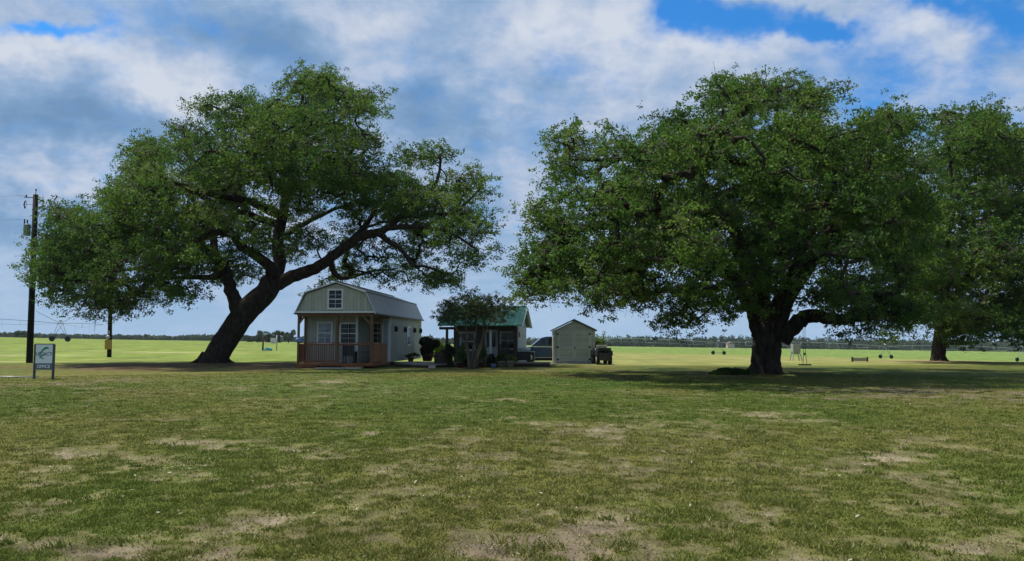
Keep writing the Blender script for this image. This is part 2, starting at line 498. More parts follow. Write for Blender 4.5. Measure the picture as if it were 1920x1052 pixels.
def ground_colour(x, y):
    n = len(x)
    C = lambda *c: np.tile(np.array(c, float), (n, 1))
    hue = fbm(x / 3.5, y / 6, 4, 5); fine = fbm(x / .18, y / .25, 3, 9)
    col = mix(C(.058, .080, .013), C(.098, .097, .023), smooth(hue, .3, .7))  # turf greens, kept darker than the crop with cloud shade put into the colour
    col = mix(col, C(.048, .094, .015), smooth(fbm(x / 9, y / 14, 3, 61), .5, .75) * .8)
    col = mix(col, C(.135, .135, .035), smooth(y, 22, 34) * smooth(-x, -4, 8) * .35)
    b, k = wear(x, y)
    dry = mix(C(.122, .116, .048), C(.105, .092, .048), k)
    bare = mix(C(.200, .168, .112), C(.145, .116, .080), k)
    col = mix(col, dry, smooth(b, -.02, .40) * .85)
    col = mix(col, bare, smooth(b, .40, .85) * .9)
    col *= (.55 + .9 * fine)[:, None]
    # bare earth under the leaning oak, dry earth round the far oak
    e = ell(x, y, OAK_A[0] + .5, OAK_A[1] - 4.0, 10.5, 6.5, 2) * smooth(fbm(x / 1.2, y / 1.5, 4, 8), .25, .5)
    col = mix(col, C(.120, .068, .044) * (.7 + .6 * fine)[:, None], e * .95)
    # sunny crop beyond the lawn
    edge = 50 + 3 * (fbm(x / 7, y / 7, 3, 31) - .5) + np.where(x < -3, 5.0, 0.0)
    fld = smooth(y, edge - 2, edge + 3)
    th = x / np.maximum(y, 1)
    band = fbm(x / 60 + 3, y / 9, 4, 13); streak = fbm(x / 25, y / 2.2, 3, 17)
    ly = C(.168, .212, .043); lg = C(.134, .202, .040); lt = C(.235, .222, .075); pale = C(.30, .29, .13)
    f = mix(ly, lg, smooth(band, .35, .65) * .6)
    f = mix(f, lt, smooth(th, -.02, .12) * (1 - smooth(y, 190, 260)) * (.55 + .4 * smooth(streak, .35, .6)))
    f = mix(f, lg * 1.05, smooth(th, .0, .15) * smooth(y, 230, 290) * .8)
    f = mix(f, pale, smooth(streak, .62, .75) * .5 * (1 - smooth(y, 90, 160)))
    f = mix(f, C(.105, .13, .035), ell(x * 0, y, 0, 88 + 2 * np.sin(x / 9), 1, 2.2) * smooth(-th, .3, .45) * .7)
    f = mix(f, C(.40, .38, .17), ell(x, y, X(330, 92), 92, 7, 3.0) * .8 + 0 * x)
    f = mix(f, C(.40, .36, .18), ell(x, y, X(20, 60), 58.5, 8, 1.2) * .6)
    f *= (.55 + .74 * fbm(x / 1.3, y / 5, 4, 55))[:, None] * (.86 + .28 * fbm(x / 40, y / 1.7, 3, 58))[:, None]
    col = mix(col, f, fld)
    e = ell(x, y, OAK_C[0] - .5, OAK_C[1] - 1, 5.5, 3.2, 2) * smooth(fbm(x / .9, y / .9, 3, 91), .2, .5)
    col = mix(col, C(.27, .185, .115), e * .9)
    return np.clip(col, .004, .8)


def ground_mesh():
    rr = np.concatenate([[.6, 1.5, 2.6, 3.6], np.geomspace(4.3, 72, 470), np.geomspace(74, 1350, 80)])
    fr = np.linspace(-R(37), R(37), 900); bk = np.linspace(R(37), R(323), 120)[1:-1]
    an = np.concatenate([fr, bk]); na = len(an)
    A, RR = np.meshgrid(an, rr)
    x = (np.sin(A) * RR).ravel(); y = (np.cos(A) * RR).ravel()
    z = gz(x, y)
    nearw = np.clip((60 - y) / 40, 0, 1) * (np.abs(x) < 60)
    b, k = wear(x, y)
    z = z + nearw * (.035 * (fbm(x / 1.1, y / 1.1, 3, 70) - .5) + .02 * (fbm(x / .22, y / .22, 2, 71) - .5) - .02 * smooth(b, .3, .8))
    V = np.stack([x, y, z], 1)
    nr = len(rr)
    i = np.arange(nr - 1)[:, None] * na; j = np.arange(na)[None, :]; j2 = (j + 1) % na
    Fq = np.stack([i + j, i + na + j, i + na + j2, i + j2], -1).reshape(-1, 4)[:, ::-1]
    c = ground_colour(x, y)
    return V, Fq, c, na


V, Fq, Cg, na = ground_mesh()
gm, nt, out = mat_new('turf_and_soil'); L = nt.links.new
b = N(nt, 'ShaderNodeBsdfPrincipled', Roughness=.95); b.inputs['Specular IOR Level'].default_value = .08
at = N(nt, 'ShaderNodeAttribute', attribute_name='soil')
tcg = N(nt, 'ShaderNodeTexCoord')
ng = N(nt, 'ShaderNodeTexNoise', Scale=22, Detail=5, Roughness=.7); L(tcg.outputs['Object'], ng.inputs['Vector'])
mr = N(nt, 'ShaderNodeMapRange'); mr.inputs[1].default_value = .3; mr.inputs[2].default_value = .7; mr.inputs[3].default_value = .72; mr.inputs[4].default_value = 1.28
L(ng.outputs[0], mr.inputs[0])
sc = N(nt, 'ShaderNodeVectorMath', operation='SCALE'); L(at.outputs['Color'], sc.inputs[0]); L(mr.outputs[0], sc.inputs['Scale'])
L(sc.outputs[0], b.inputs['Base Color'])
bp = N(nt, 'ShaderNodeBump', Strength=.5, Distance=.03); L(ng.outputs[0], bp.inputs['Height']); L(bp.outputs[0], b.inputs['Normal'])
L(b.outputs[0], out.inputs[0])
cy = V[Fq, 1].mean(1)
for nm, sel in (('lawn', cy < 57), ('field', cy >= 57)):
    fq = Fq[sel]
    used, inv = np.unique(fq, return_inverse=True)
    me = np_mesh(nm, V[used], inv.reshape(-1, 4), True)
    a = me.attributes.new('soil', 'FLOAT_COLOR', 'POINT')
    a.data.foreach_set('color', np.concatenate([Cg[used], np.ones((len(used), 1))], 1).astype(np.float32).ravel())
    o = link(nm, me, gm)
    tag(o, {'lawn': 'worn lawn of patchy green grass and dry sandy earth', 'field': 'bright sunlit crop field reaching to the treeline'}[nm], nm, kind='structure')

# grass blades standing on the near lawn
GB = 620000
u = RNG.random(GB * 2)
d = 5.0 * (40 / 5.0) ** u
an = RNG.uniform(-R(35.5), R(35.5), len(d))
x = np.sin(an) * d; y = np.cos(an) * d
bw, kk = wear(x, y)
clump = fbm(x / .16, y / .16, 2, 33)
keep = (RNG.random(len(d)) < np.clip(1.05 - smooth(bw, -.05, .75) * .98, 0, 1)) & (RNG.random(len(d)) < .72 + .3 * smooth(clump, .3, .7))
x, y, d, bw, clump = [q[keep][:GB] for q in (x, y, d, bw, clump)]
# scattered taller tufts and weeds
nt_ = 520
td = 5.4 * (30 / 5.4) ** RNG.random(nt_); ta_ = RNG.uniform(-R(35), R(35), nt_)
tx_, ty_ = np.sin(ta_) * td, np.cos(ta_) * td
ti = np.repeat(np.arange(nt_), 55); tr_ = RNG.uniform(.03, .13, nt_)
x = np.concatenate([x, tx_[ti] + RNG.normal(0, 1, len(ti)) * tr_[ti]]); y = np.concatenate([y, ty_[ti] + RNG.normal(0, 1, len(ti)) * tr_[ti] * .8])
tall = np.concatenate([np.ones(len(d)), np.repeat(RNG.uniform(1.1, 1.8, nt_), 55)])
d = np.concatenate([d, td[ti]]); bw = np.concatenate([bw, np.full(len(ti), -.1)]); clump = np.concatenate([clump, np.full(len(ti), .6)])
n = len(x)
z = gz(x, y) - .012 + np.clip((60 - y) / 40, 0, 1) * (.035 * (fbm(x / 1.1, y / 1.1, 3, 70) - .5) + .02 * (fbm(x / .22, y / .22, 2, 71) - .5))
hgt = RNG.uniform(.014, .040, n) * (.8 + .4 * smooth(clump, .4, .75)) * (1.1 - .5 * smooth(bw, 0, .5))
wid = RNG.uniform(.004, .008, n) * (1 + d / 14)
az = RNG.uniform(0, 2 * np.pi, n); hgt = hgt * tall; lean = RNG.uniform(.2, 1.25, n) * hgt
base = np.stack([x, y, z], 1)
sx = np.stack([np.cos(az), np.sin(az), 0 * az], 1) * wid[:, None]
az2 = RNG.uniform(0, 2 * np.pi, n)
tip = base + np.stack([np.cos(az2) * lean, np.sin(az2) * lean, hgt], 1)
VV = np.stack([base - sx, base + sx, tip], 1).reshape(-1, 3)
me = np_mesh('grass', VV, np.arange(3 * n).reshape(-1, 3))
hue = fbm(x / 3.5, y / 6, 4, 5)
tint = np.clip(.42 + .9 * (hue - .5) + RNG.normal(0, .17, n) + .7 * smooth(bw, .05, .5), 0, 1)
face_attr(me, 'tint', tint)
M['blade'] = leaf_mat('blade', [(0, (.078, .132, .020)), (.4, (.126, .156, .028)), (.7, (.176, .172, .045)), (1, (.27, .228, .11))], .25)
tag(link('grass', me, M['blade']), 'short patchy grass blades over the near lawn', 'grass', kind='stuff')

# pale fallen leaves and chips on the lawn
n = 420
d = 5.2 * (45 / 5.2) ** RNG.random(n); an = RNG.uniform(-R(35), R(35), n)
x = np.sin(an) * d; y = np.cos(an) * d; z = gz(x, y) + .03
s = RNG.uniform(.008, .020, n) * (1 + d / 40); a = RNG.uniform(0, 6.28, n)
t = np.stack([np.cos(a), np.sin(a), RNG.normal(0, .3, n)], 1); bb = np.stack([-np.sin(a), np.cos(a), RNG.normal(0, .3, n)], 1)
c = np.stack([x, y, z], 1)
VV = np.stack([c - t * s[:, None], c + bb * s[:, None] * .5, c + t * s[:, None], c - bb * s[:, None] * .5], 1).reshape(-1, 3)
me = np_mesh('leaf_litter', VV, np.arange(4 * n).reshape(-1, 4))
M['litter'] = surf('litter', (.34, .30, .22), var=.6, scale=.8)
tag(link('leaf_litter', me, M['litter']), 'pale dry leaves and chips scattered on the grass', 'leaf litter', kind='stuff')
# ---------------------------------------------------------------- trees
def leaf_mesh(name, C, Dn, ln, wd, tint, mat, parent, up=.5):
    """C leaf centres, Dn preferred direction of each leaf"""
    n = len(C)
    nrm = RNG.normal(0, 1, (n, 3)); nrm[:, 2] += up
    nrm /= np.linalg.norm(nrm, axis=1)[:, None] + 1e-9
    t = RNG.normal(0, 1, (n, 3)) + Dn
    t -= nrm * (t * nrm).sum(1)[:, None]; t /= np.linalg.norm(t, axis=1)[:, None] + 1e-9
    b = np.cross(nrm, t)
    ln = (ln * RNG.uniform(.65, 1.3, n))[:, None]; wd = (wd * RNG.uniform(.7, 1.25, n))[:, None]
    sag = nrm * ln * .16
    V = np.stack([C - t * ln / 2 - sag, C + b * wd / 2, C + t * ln / 2 - sag, C - b * wd / 2], 1).reshape(-1, 3)
    me = np_mesh(name, V, np.arange(4 * n).reshape(-1, 4))
    face_attr(me, 'tint', np.clip(tint, 0, 1))
    return link(name, me, mat, parent)


def oak(label, base, d0, limbs, blobs, depth_half, cen, nclus, leaves_per, leaf, csize, seed, flare=None, leafmat='oak_leaf', barkmat='bark', twig=.016,
        name='oak_tree', cat='tree', keepout=None, mind=.42, barez=0, bough=1.0, per_bough=11):
    rng = np.random.default_rng(seed); random.seed(seed)
    root = thing(name, label, cat, (base[0], base[1], Gz(*base)))
    off = Vector(root.location)
    ntr = MB()
    nodes = []; nrad = []; npar = []; npref = []
    limb_nodes = []
    for li, (pts, r0, r1) in enumerate(limbs):
        W = [P(a, b_, d0 + c) for a, b_, c in pts]
        # smooth the hand-set points into a curve
        Q = []
        for i in range(len(W) - 1):
            p0 = W[max(i - 1, 0)]; p1 = W[i]; p2 = W[i + 1]; p3 = W[min(i + 2, len(W) - 1)]
            for s in (0, .25, .5, .75):
                Q.append(.5 * ((2 * p1) + (-p0 + p2) * s + (2 * p0 - 5 * p1 + 4 * p2 - p3) * s * s + (-p0 + 3 * p1 - 3 * p2 + p3) * s ** 3))
        Q.append(W[-1])
        m = len(Q)
        rad = [r0 + (r1 - r0) * (i / (m - 1)) ** .85 for i in range(m)]
        if li == 0 and flare:
            rad = [r + flare * math.exp(-((i / (m - 1)) / .12) ** 2 * .9) * .55 for i, r in enumerate(rad)]
        kink = .06 if li else .03
        Q2 = [q + Vector([random.uniform(-1, 1) * kink * min(1, rad[i] * 3) for _ in range(3)]) if 0 < i < m - 1 else q for i, q in enumerate(Q)]
        ntr.tube([q - off for q in Q2], rad, n=14 if r0 > .3 else 9, wob=.10 if r0 > .3 else .08)
        for i, q in enumerate(Q2):
            if li == 0 and i < m * .8: continue
            nodes.append(q); nrad.append(rad[i]); npar.append(-1)
    if flare:
        r_ = limbs[0][1]; gz0 = Gz(*base) - off.z
        for k in range(7):
            a = 6.283 * k / 7 + rng.uniform(-.3, .3); l = r_ * rng.uniform(1.35, 1.9); ca, sa = math.cos(a), math.sin(a)
            ntr.tube([(ca * r_ * .62, sa * r_ * .62, gz0 + r_ * .75), (ca * r_ * 1.05, sa * r_ * 1.05, gz0 + r_ * .22), (ca * l * .8, sa * l * .8 + .05, gz0 + .03), (ca * l, sa * l, gz0 - .08)], [r_ * .30, r_ * .22, r_ * .11, r_ * .05], n=8, wob=.15)
    nskel = len(nodes)
    # leaf-cluster centres inside the crown masses
    cents = []
    wts = np.array([bl[2] * bl[3] * (bl[4] if len(bl) > 4 else 1) for bl in blobs], float); wts /= wts.sum()
    tries = 0
    grid = {}
    cellv = mind
    tone = []
    boughs = []; btone = []
    nb = int(nclus / per_bough)
    for pts_, r0_, r1_ in limbs[1:]:
        boughs.append(P(pts_[-1][0], pts_[-1][1], d0 + pts_[-1][2])); btone.append(0)
    while len(boughs) < nb and tries < nb * 40:
        tries += 1
        bl = blobs[rng.choice(len(blobs), p=wts)]
        a = rng.uniform(0, 6.283); q = math.sqrt(rng.uniform(0, 1))
        sh = bough * .55 * F / d0
        px = bl[0] + math.cos(a) * max(bl[2] - sh, bl[2] * .4) * q; py = bl[1] + math.sin(a) * max(bl[3] - sh * .5, bl[3] * .4) * q
        e = 1 - ((px - cen[0]) / cen[2]) ** 2 - ((py - cen[1]) / cen[3]) ** 2 * .6
        hd = depth_half * math.sqrt(max(e, .06))
        dd = float(np.clip(rng.normal(0, .55), -1, 1)) * hd
        if len(bl) > 5: dd = bl[5] + rng.normal(0, 1.2)
        p = P(px, py, d0 + dd)
        if any((o_ - p).length < bough * .98 for o_ in boughs): continue
        boughs.append(p); btone.append(rng.normal(0, .13))
    tries = 0
    while len(cents) < nclus and tries < nclus * 12:
        tries += 1
        kb = rng.integers(0, len(boughs))
        v = rng.normal(0, 1, 3); v *= rng.uniform(.25, 1.25) / np.linalg.norm(v)
        p = boughs[kb] + Vector(v) * bough * .95
        p.z = boughs[kb].z + v[2] * bough * .58 - .12 * bough * (v[0] ** 2 + v[1] ** 2)
        if p.z < 1.3 + barez: continue
        if keepout and keepout(p): continue
        key = tuple(int(math.floor(c / cellv)) for c in p)
        bad = False
        for ix in (-1, 0, 1):
            for iy in (-1, 0, 1):
                for iz in (-1, 0, 1):
                    for o in grid.get((key[0] + ix, key[1] + iy, key[2] + iz), ()):
                        if (o - p).length < mind: bad = True
        if bad: continue
        grid.setdefault(key, []).append(p); cents.append(p); tone.append(btone[kb])
    # grow: nearest first, every cluster reached by a bent branch from the closest wood
    NP = np.zeros((nskel + len(cents) * 4 + 8, 3)); NP[:nskel] = [tuple(v) for v in nodes]
    cnt = nskel
    par = [-1] * len(NP); root_r = list(nrad) + [0] * (len(NP) - nskel)
    CA = np.array([tuple(c) for c in cents])
    bestd = np.full(len(CA), 1e9); besti = np.zeros(len(CA), int)

    def relax(lo, hi):
        for k in range(lo, hi, 400):
            blk = NP[k:min(k + 400, hi)]
            dd = np.linalg.norm((CA[:, None, :] - blk[None]) * np.array([1, 1, 1.15]), axis=2)
            # prefer coming from below and inside
            dd = dd + .35 * np.maximum(0, blk[None, :, 2] - CA[:, None, 2])
            j = dd.argmin(1); v = dd[np.arange(len(CA)), j]
            up = v < bestd; bestd[up] = v[up]; besti[up] = j[up] + k
    relax(0, nskel)
    done = np.zeros(len(CA), bool); paths = []; cdir = np.zeros((len(CA), 3))
    for _ in range(len(CA)):
        q = np.where(done, 1e9, bestd); i = int(q.argmin()); done[i] = True
        s = Vector(NP[besti[i]]); c = Vector(CA[i]); ln = (c - s).length
        k = 3 if ln > .9 else 2
        prev = besti[i]; ids = [prev]
        side = Vector(rng.normal(0, 1, 3)) * ln * .13
        lo = cnt
        for m_ in range(1, k + 1):
            t = m_ / k
            p = s.lerp(c, t) + side * math.sin(math.pi * t) + Vector((0, 0, .10 * ln * math.sin(math.pi * t)))
            NP[cnt] = tuple(p); par[cnt] = prev; prev = cnt; ids.append(cnt); cnt += 1
        relax(lo, cnt)
        paths.append(ids)
        v = (c - s).normalized(); cdir[i] = tuple(v)
    load = np.zeros(cnt)
    for ids in paths: load[ids[-1]] += 1
    for i in range(cnt - 1, nskel - 1, -1):
        if par[i] >= 0: load[par[i]] += load[i]
    for ids in paths:
        rads = [twig * max(load[j], 1) ** .47 for j in ids]
        rads[0] = min(rads[1] * 1.15, root_r[ids[0]] if ids[0] < nskel else 9)
        big = rads[0] > .05
        ntr.tube([Vector(NP[j]) - off for j in ids], [min(r, .34) for r in rads], n=6 if big else 4, caps=False, smooth=True)
    # fine bare twigs inside each leaf cluster
    nc = len(CA)
    tw = []
    for i in range(nc):
        c = Vector(CA[i]) - off
        for _ in range(3):
            v = Vector(rng.normal(0, 1, 3)) * .5 + Vector(cdir[i]) * .5; v.z -= .1
            e1 = c + v * csize * rng.uniform(.7, 1.3)
            ntr.tube([c, e1], [twig * .8, twig * .3], n=3, caps=False)
    trunk = ntr.build('trunk', M[barkmat], root, fix=False)
    # leaves
    per = rng.poisson(leaves_per, nc); idx = np.repeat(np.arange(nc), per); n = len(idx)
    sub = rng.normal(0, 1, (nc, 5, 3)) * csize * np.array([.80, .80, .52])     # five tufts to a cluster
    tuft = rng.integers(0, 5, n)
    tt = rng.normal(0, .09, (nc, 5))
    pos = CA[idx] + sub[idx, tuft] + rng.normal(0, 1, (n, 3)) * csize * np.array([.25, .25, .17])
    pos += cdir[idx] * csize * .35
    ct = .5 + np.array(tone) + rng.normal(0, .07, nc) + .16 * (fbm(CA[:, 0] / 3.1 + seed, CA[:, 2] / 2.3, 2, seed) - .5) * 2
    tint = ct[idx] + tt[idx, tuft] + rng.normal(0, .09, n)
    grey = rng.random(nc) < .10
    tint = np.where(grey[idx] & (rng.random(n) < .5), 1.0, np.clip(tint, 0, .92))
    dn = cdir[idx] * .8 + np.array([0, 0, -.35])
    okz = pos[:, 2] > gz(pos[:, 0], pos[:, 1]) + .25
    if barez: okz &= pos[:, 2] > barez
    leaf_mesh('crown', pos[okz] - np.array(off), dn[okz], np.full(okz.sum(), leaf), np.full(okz.sum(), leaf * .62), tint[okz], M[leafmat], root)
    return root


def cabin_keepout(p):
    # the small house stands under this side of the oak
    return 44 < p.y < 62 and -13.2 < p.x < -5.2 and p.z < 5.6


A_LIMBS = [
    ([(398, 692, 0), (404, 672, 0), (421, 640, 0), (444, 606, 0), (470, 576, 0), (494, 552, 0), (512, 527, 0)], .80, .70),
    ([(452, 598, 0), (441, 566, .2), (430, 535, .4), (420, 505, .5), (402, 480, .2), (378, 462, -.6), (345, 448, -1.8), (300, 436, -3), (255, 440, -4)], .52, .10),
    ([(404, 482, .2), (398, 440, 1), (380, 400, 2), (350, 360, 3), (310, 330, 4), (280, 300, 4)], .30, .07),
    ([(505, 535, 0), (510, 506, -.5), (484, 483, -1.2), (458, 464, -2), (436, 440, -2.6), (412, 405, -3.4), (385, 372, -4.5), (350, 352, -5.5)], .42, .12),
    ([(436, 440, -2.6), (400, 436, -4), (340, 470, -5), (270, 500, -5.5), (200, 510, -5)], .26, .07),
    ([(512, 530, 0), (524, 490, .4), (521, 445, .8), (531, 400, 1), (538, 350, 1), (547, 300, .8), (556, 250, .4), (566, 195, 0), (572, 140, 0)], .50, .07),
    ([(527, 405, 1), (490, 385, 0), (450, 374, -1.2), (405, 366, -2.4), (360, 352, -3.6), (320, 360, -4.6), (250, 385, -4)], .34, .08),
    ([(524, 420, 1), (490, 412, 2), (450, 396, 3), (410, 395, 4), (340, 400, 5), (240, 410, 5), (150, 420, 4)], .30, .06),
    ([(540, 330, 1), (505, 290, 2), (470, 245, 2.4), (425, 212, 2), (392, 196, 1.5)], .26, .05),
    ([(549, 290, .8), (590, 262, -1), (628, 236, -2), (660, 200, -2.4), (690, 178, -2)], .24, .05),
    ([(538, 360, 1), (580, 345, 0), (625, 322, -1.4), (660, 300, -2), (690, 280, -2.4)], .26, .06),
    ([(518, 533, 0), (548, 520, -.2), (582, 506, -.6), (615, 486, -1), (645, 464, -1.4), (675, 444, -1.8), (703, 436, -2), (730, 426, -2.2), (750, 405, -2.2), (775, 385, -2), (806, 362, -1.6), (822, 330, -1.2), (826, 290, -1)], .46, .07),
    ([(710, 437, -2), (728, 452, -2.6), (746, 462, -3), (762, 480, -3.2), (776, 498, -3.3), (798, 500, -3.4), (830, 512, -3.4)], .22, .05),
    ([(618, 486, -1), (626, 510, .8), (640, 521, 2.5), (662, 519, 4.5), (700, 508, 6), (740, 505, 7)], .24, .06),
    ([(752, 404, -2.2), (800, 404, -1), (850, 398, 0), (880, 375, .6), (898, 355, 1)], .22, .05),
    ([(728, 427, -2.2), (780, 425, -3), (830, 432, -3.6), (865, 448, -4), (895, 470, -4)], .20, .05),
    ([(655, 456, -1.5), (690, 415, -.5), (715, 370, .8), (735, 335, 1.4)], .22, .05),
    ([(522, 450, .8), (560, 425, 3), (600, 405, 5), (650, 385, 7), (720, 380, 8)], .26, .06),
    ([(425, 515, .4), (390, 520, 2.4), (340, 520, 4.4), (280, 525, 6), (200, 530, 7)], .26, .06),
]
A_BLOBS = [
    (575, 165, 72, 50), (645, 185, 60, 42), (505, 200, 65, 46), (412, 212, 56, 26, .6), (684, 185, 32, 32, .7), (560, 245, 100, 52), (650, 255, 52, 45, .6), (352, 262, 70, 42), (440, 280, 95, 55),
    (290, 308, 58, 48), (330, 350, 105, 52), (232, 375, 52, 45), (200, 430, 75, 46), (128, 392, 46, 26, .5), (112, 468, 56, 40), (92, 530, 46, 38, .8), (160, 512, 75, 50), (250, 470, 95, 60, 1.3), (215, 550, 85, 34, 1.4), (140, 480, 70, 50), (330, 490, 60, 40), (90, 500, 40, 50),
    (330, 440, 75, 60), (310, 535, 62, 38, .8), (400, 380, 66, 44, 1.0), (450, 340, 86, 44, 1.0), (470, 410, 70, 40, .8, 3), (430, 470, 40, 36, .7, 2.5), (560, 380, 70, 40, .8, -3), (500, 470, 40, 24, .5, 3), (380, 420, 60, 40, .7, -3), (300, 400, 80, 50), (690, 395, 60, 36, .7, 2), (350, 545, 30, 34, 1.3, -1), (396, 520, 24, 26, 1.0, 1.5), (455, 520, 34, 26, .7, 2.5), (375, 490, 40, 30, 1.0, -2), (600, 545, 30, 16, .7, 6), (800, 470, 60, 34, .6, 0), (570, 320, 90, 48), (640, 335, 70, 50, .8), (705, 335, 72, 44), (780, 292, 34, 40, .55), (832, 284, 38, 34, .7), (772, 365, 72, 44),
    (850, 362, 62, 36), (878, 348, 34, 30, .7), (890, 420, 40, 40, .7), (850, 425, 55, 44, .8), (785, 440, 50, 34, .45), (868, 490, 46, 28, .6), (725, 400, 55, 36, .6), (610, 425, 70, 36, .45), (560, 440, 60, 42, .5), (465, 440, 55, 38, .45),
    (395, 545, 22, 26, .5), (600, 480, 50, 30, .35, 4), (690, 470, 66, 34, .6, 4), (735, 505, 56, 26, .8, 5), (655, 510, 40, 20, .6, 5), (590, 545, 24, 16, .4, 5), (815, 520, 34, 30, .5, 3)]
oak('tall live oak with a thick trunk leaning toward the pale cabin', OAK_A, 52, A_LIMBS, A_BLOBS, 10.5, (490, 360, 470, 300), 3500, 96, .145, .54, 5, flare=.30, keepout=cabin_keepout, mind=.34, bough=1.10, per_bough=9.5)

B_LIMBS = [
    ([(1436, 708, 0), (1437, 690, 0), (1437, 660, 0), (1438, 632, 0), (1440, 606, 0)], .65, .62),
    ([(1462, 640, 0), (1480, 618, -.3), (1504, 600, -.6), (1532, 592, -1), (1562, 598, -1.3), (1600, 596, -1.6), (1634, 588, -1.8), (1660, 566, -2), (1690, 535, -2), (1715, 500, -2)], .42, .10),
    ([(1640, 584, -1.8), (1680, 588, -2.5), (1710, 580, -3)], .15, .05),
    ([(1428, 630, 0), (1418, 590, .3), (1402, 555, .6), (1370, 520, .6), (1330, 490, 0), (1280, 466, -1), (1225, 440, -2), (1160, 425, -3), (1090, 430, -3.4), (1040, 460, -3.5)], .48, .08),
    ([(1436, 615, 0), (1428, 560, 1), (1432, 510, 1.4), (1438, 450, 1.6), (1444, 380, 1.6), (1450, 300, 1), (1455, 220, .5), (1460, 160, 0)], .50, .06),
    ([(1448, 620, 0), (1476, 560, -.6), (1510, 505, -1.4), (1545, 450, -2), (1585, 390, -2.4), (1620, 320, -2.4), (1640, 250, -2)], .44, .06),
    ([(1434, 580, .6), (1402, 480, 0), (1360, 400, -1), (1310, 330, -2), (1260, 265, -2.5)], .36, .06),
    ([(1440, 600, 0), (1420, 550, -2), (1400, 500, -4), (1380, 450, -6), (1350, 400, -7.5)], .32, .06),
    ([(1442, 600, 0), (1470, 540, -2.4), (1500, 480, -4.6), (1530, 420, -6.6), (1560, 360, -8)], .32, .06),
    ([(1434, 600, .4), (1410, 560, 3), (1370, 500, 5), (1310, 440, 7), (1240, 400, 8)], .32, .06),
    ([(1446, 600, .4), (1490, 550, 3), (1540, 480, 5.4), (1600, 420, 7.4)], .32, .06),
    ([(1280, 466, -1), (1220, 490, -2), (1160, 515, -3), (1110, 530, -3.6), (1060, 525, -4)], .18, .05),
    ([(1370, 520, .6), (1340, 545, 0), (1300, 560, -.8), (1270, 590, -1.4)], .18, .05),
    ([(1310, 330, -2), (1220, 300, -3), (1130, 300, -3), (1060, 300, -2.4)], .18, .05),
]
B_BLOBS = [
    (1440, 182, 86, 48), (1500, 195, 62, 48), (1375, 190, 56, 44), (1270, 222, 56, 34), (1252, 282, 88, 50), (1150, 285, 86, 40), (1062, 285, 54, 38, .9), (1100, 350, 84, 54), (1062, 410, 64, 54), (1022, 480, 46, 54), (1002, 535, 32, 32), (1080, 500, 66, 50),
    (1130, 440, 88, 56), (1180, 370, 98, 56), (1300, 300, 98, 66), (1400, 280, 108, 66), (1500, 290, 108, 66), (1590, 285, 78, 58), (1640, 252, 56, 46), (1684, 232, 34, 30, .7), (1600, 360, 98, 66), (1668, 325, 58, 58), (1500, 380, 108, 66), (1390, 380, 108, 66),
    (1280, 400, 98, 58), (1230, 470, 88, 48), (1160, 510, 66, 42), (1112, 552, 34, 22), (1330, 470, 86, 52), (1300, 538, 66, 42), (1268, 588, 30, 26), (1200, 540, 46, 32), (1390, 470, 74, 46), (1345, 565, 44, 36), (1480, 450, 92, 54, .8), (1560, 450, 98, 56),
    (1640, 430, 88, 66), (1700, 345, 50, 62), (1715, 450, 44, 60), (1560, 530, 70, 36, .8), (1645, 520, 70, 50), (1590, 556, 50, 18, .7, -2.5), (1580, 592, 46, 14, .7, -2.6), (1620, 600, 40, 14, .6, -2.8), (1660, 575, 50, 32, 1.0, -1), (1700, 560, 40, 44, .8, -1), (1620, 612, 34, 10, .5, -2), (1545, 562, 24, 14, .5, -2.4), (1385, 575, 16, 24, .6, -1.5), (1440, 530, 60, 50, .7), (1450, 590, 14, 18, .5, -1.6)]
oak('broad spreading live oak with a straight thick trunk and low horizontal limb', OAK_B, 36.5, B_LIMBS, B_BLOBS, 11.5, (1360, 380, 400, 285), 3500, 104, .118, .42, 9, flare=.35, mind=.28, bough=.95, per_bough=10)

C_LIMBS = [
    ([(1760, 684, 0), (1760, 668, 0), (1762, 645, 0), (1765, 620, 0), (1768, 595, 0)], .52, .46),
    ([(1768, 610, 0), (1790, 570, 0), (1815, 520, .5), (1835, 460, 1), (1850, 390, 1), (1855, 300, .5), (1850, 230, 0)], .5, .08),
    ([(1762, 615, 0), (1740, 570, -.5), (1715, 535, -1), (1690, 500, -1.5)], .36, .08),
    ([(1766, 600, 0), (1772, 540, -1), (1776, 460, -2), (1785, 380, -3), (1780, 290, -3)], .44, .07),
    ([(1775, 610, 0), (1820, 590, -1), (1880, 560, -2), (1940, 530, -3), (2020, 500, -3)], .40, .08),
    ([(1770, 600, 0), (1800, 550, 3), (1850, 500, 6), (1920, 440, 8)], .36, .07),
    ([(1815, 520, .5), (1870, 470, -3), (1930, 420, -6), (1990, 380, -7)], .32, .06),
    ([(1764, 600, 0), (1740, 550, 3), (1720, 480, 6), (1720, 420, 7)], .30, .06),
]
C_BLOBS = [
    (1832, 238, 62, 38), (1772, 238, 40, 28, .6), (1900, 290, 66, 46), (1790, 320, 86, 56), (1880, 380, 88, 66), (1760, 400, 86, 66), (1970, 380, 76, 86), (1700, 430, 56, 46), (1840, 470, 98, 56), (1750, 500, 88, 56), (1925, 510, 96, 56), (2000, 500, 76, 70),
    (1700, 560, 56, 40), (1770, 585, 52, 30), (1850, 575, 78, 42), (1690, 600, 34, 20, .7), (1930, 590, 66, 34), (1762, 618, 22, 18, .7), (1690, 612, 40, 22, .8), (1850, 612, 66, 20, .8), (1800, 628, 26, 12, .5), (1920, 618, 50, 20, .7), (2030, 430, 60, 90), (2000, 580, 50, 40)]
oak('distant live oak beyond the lawn standing on a mound of bare tan earth', OAK_C, 61, C_LIMBS, C_BLOBS, 9.5, (1860, 420, 240, 290), 2500, 92, .185, .58, 13, flare=.35, mind=.45, bough=1.5)

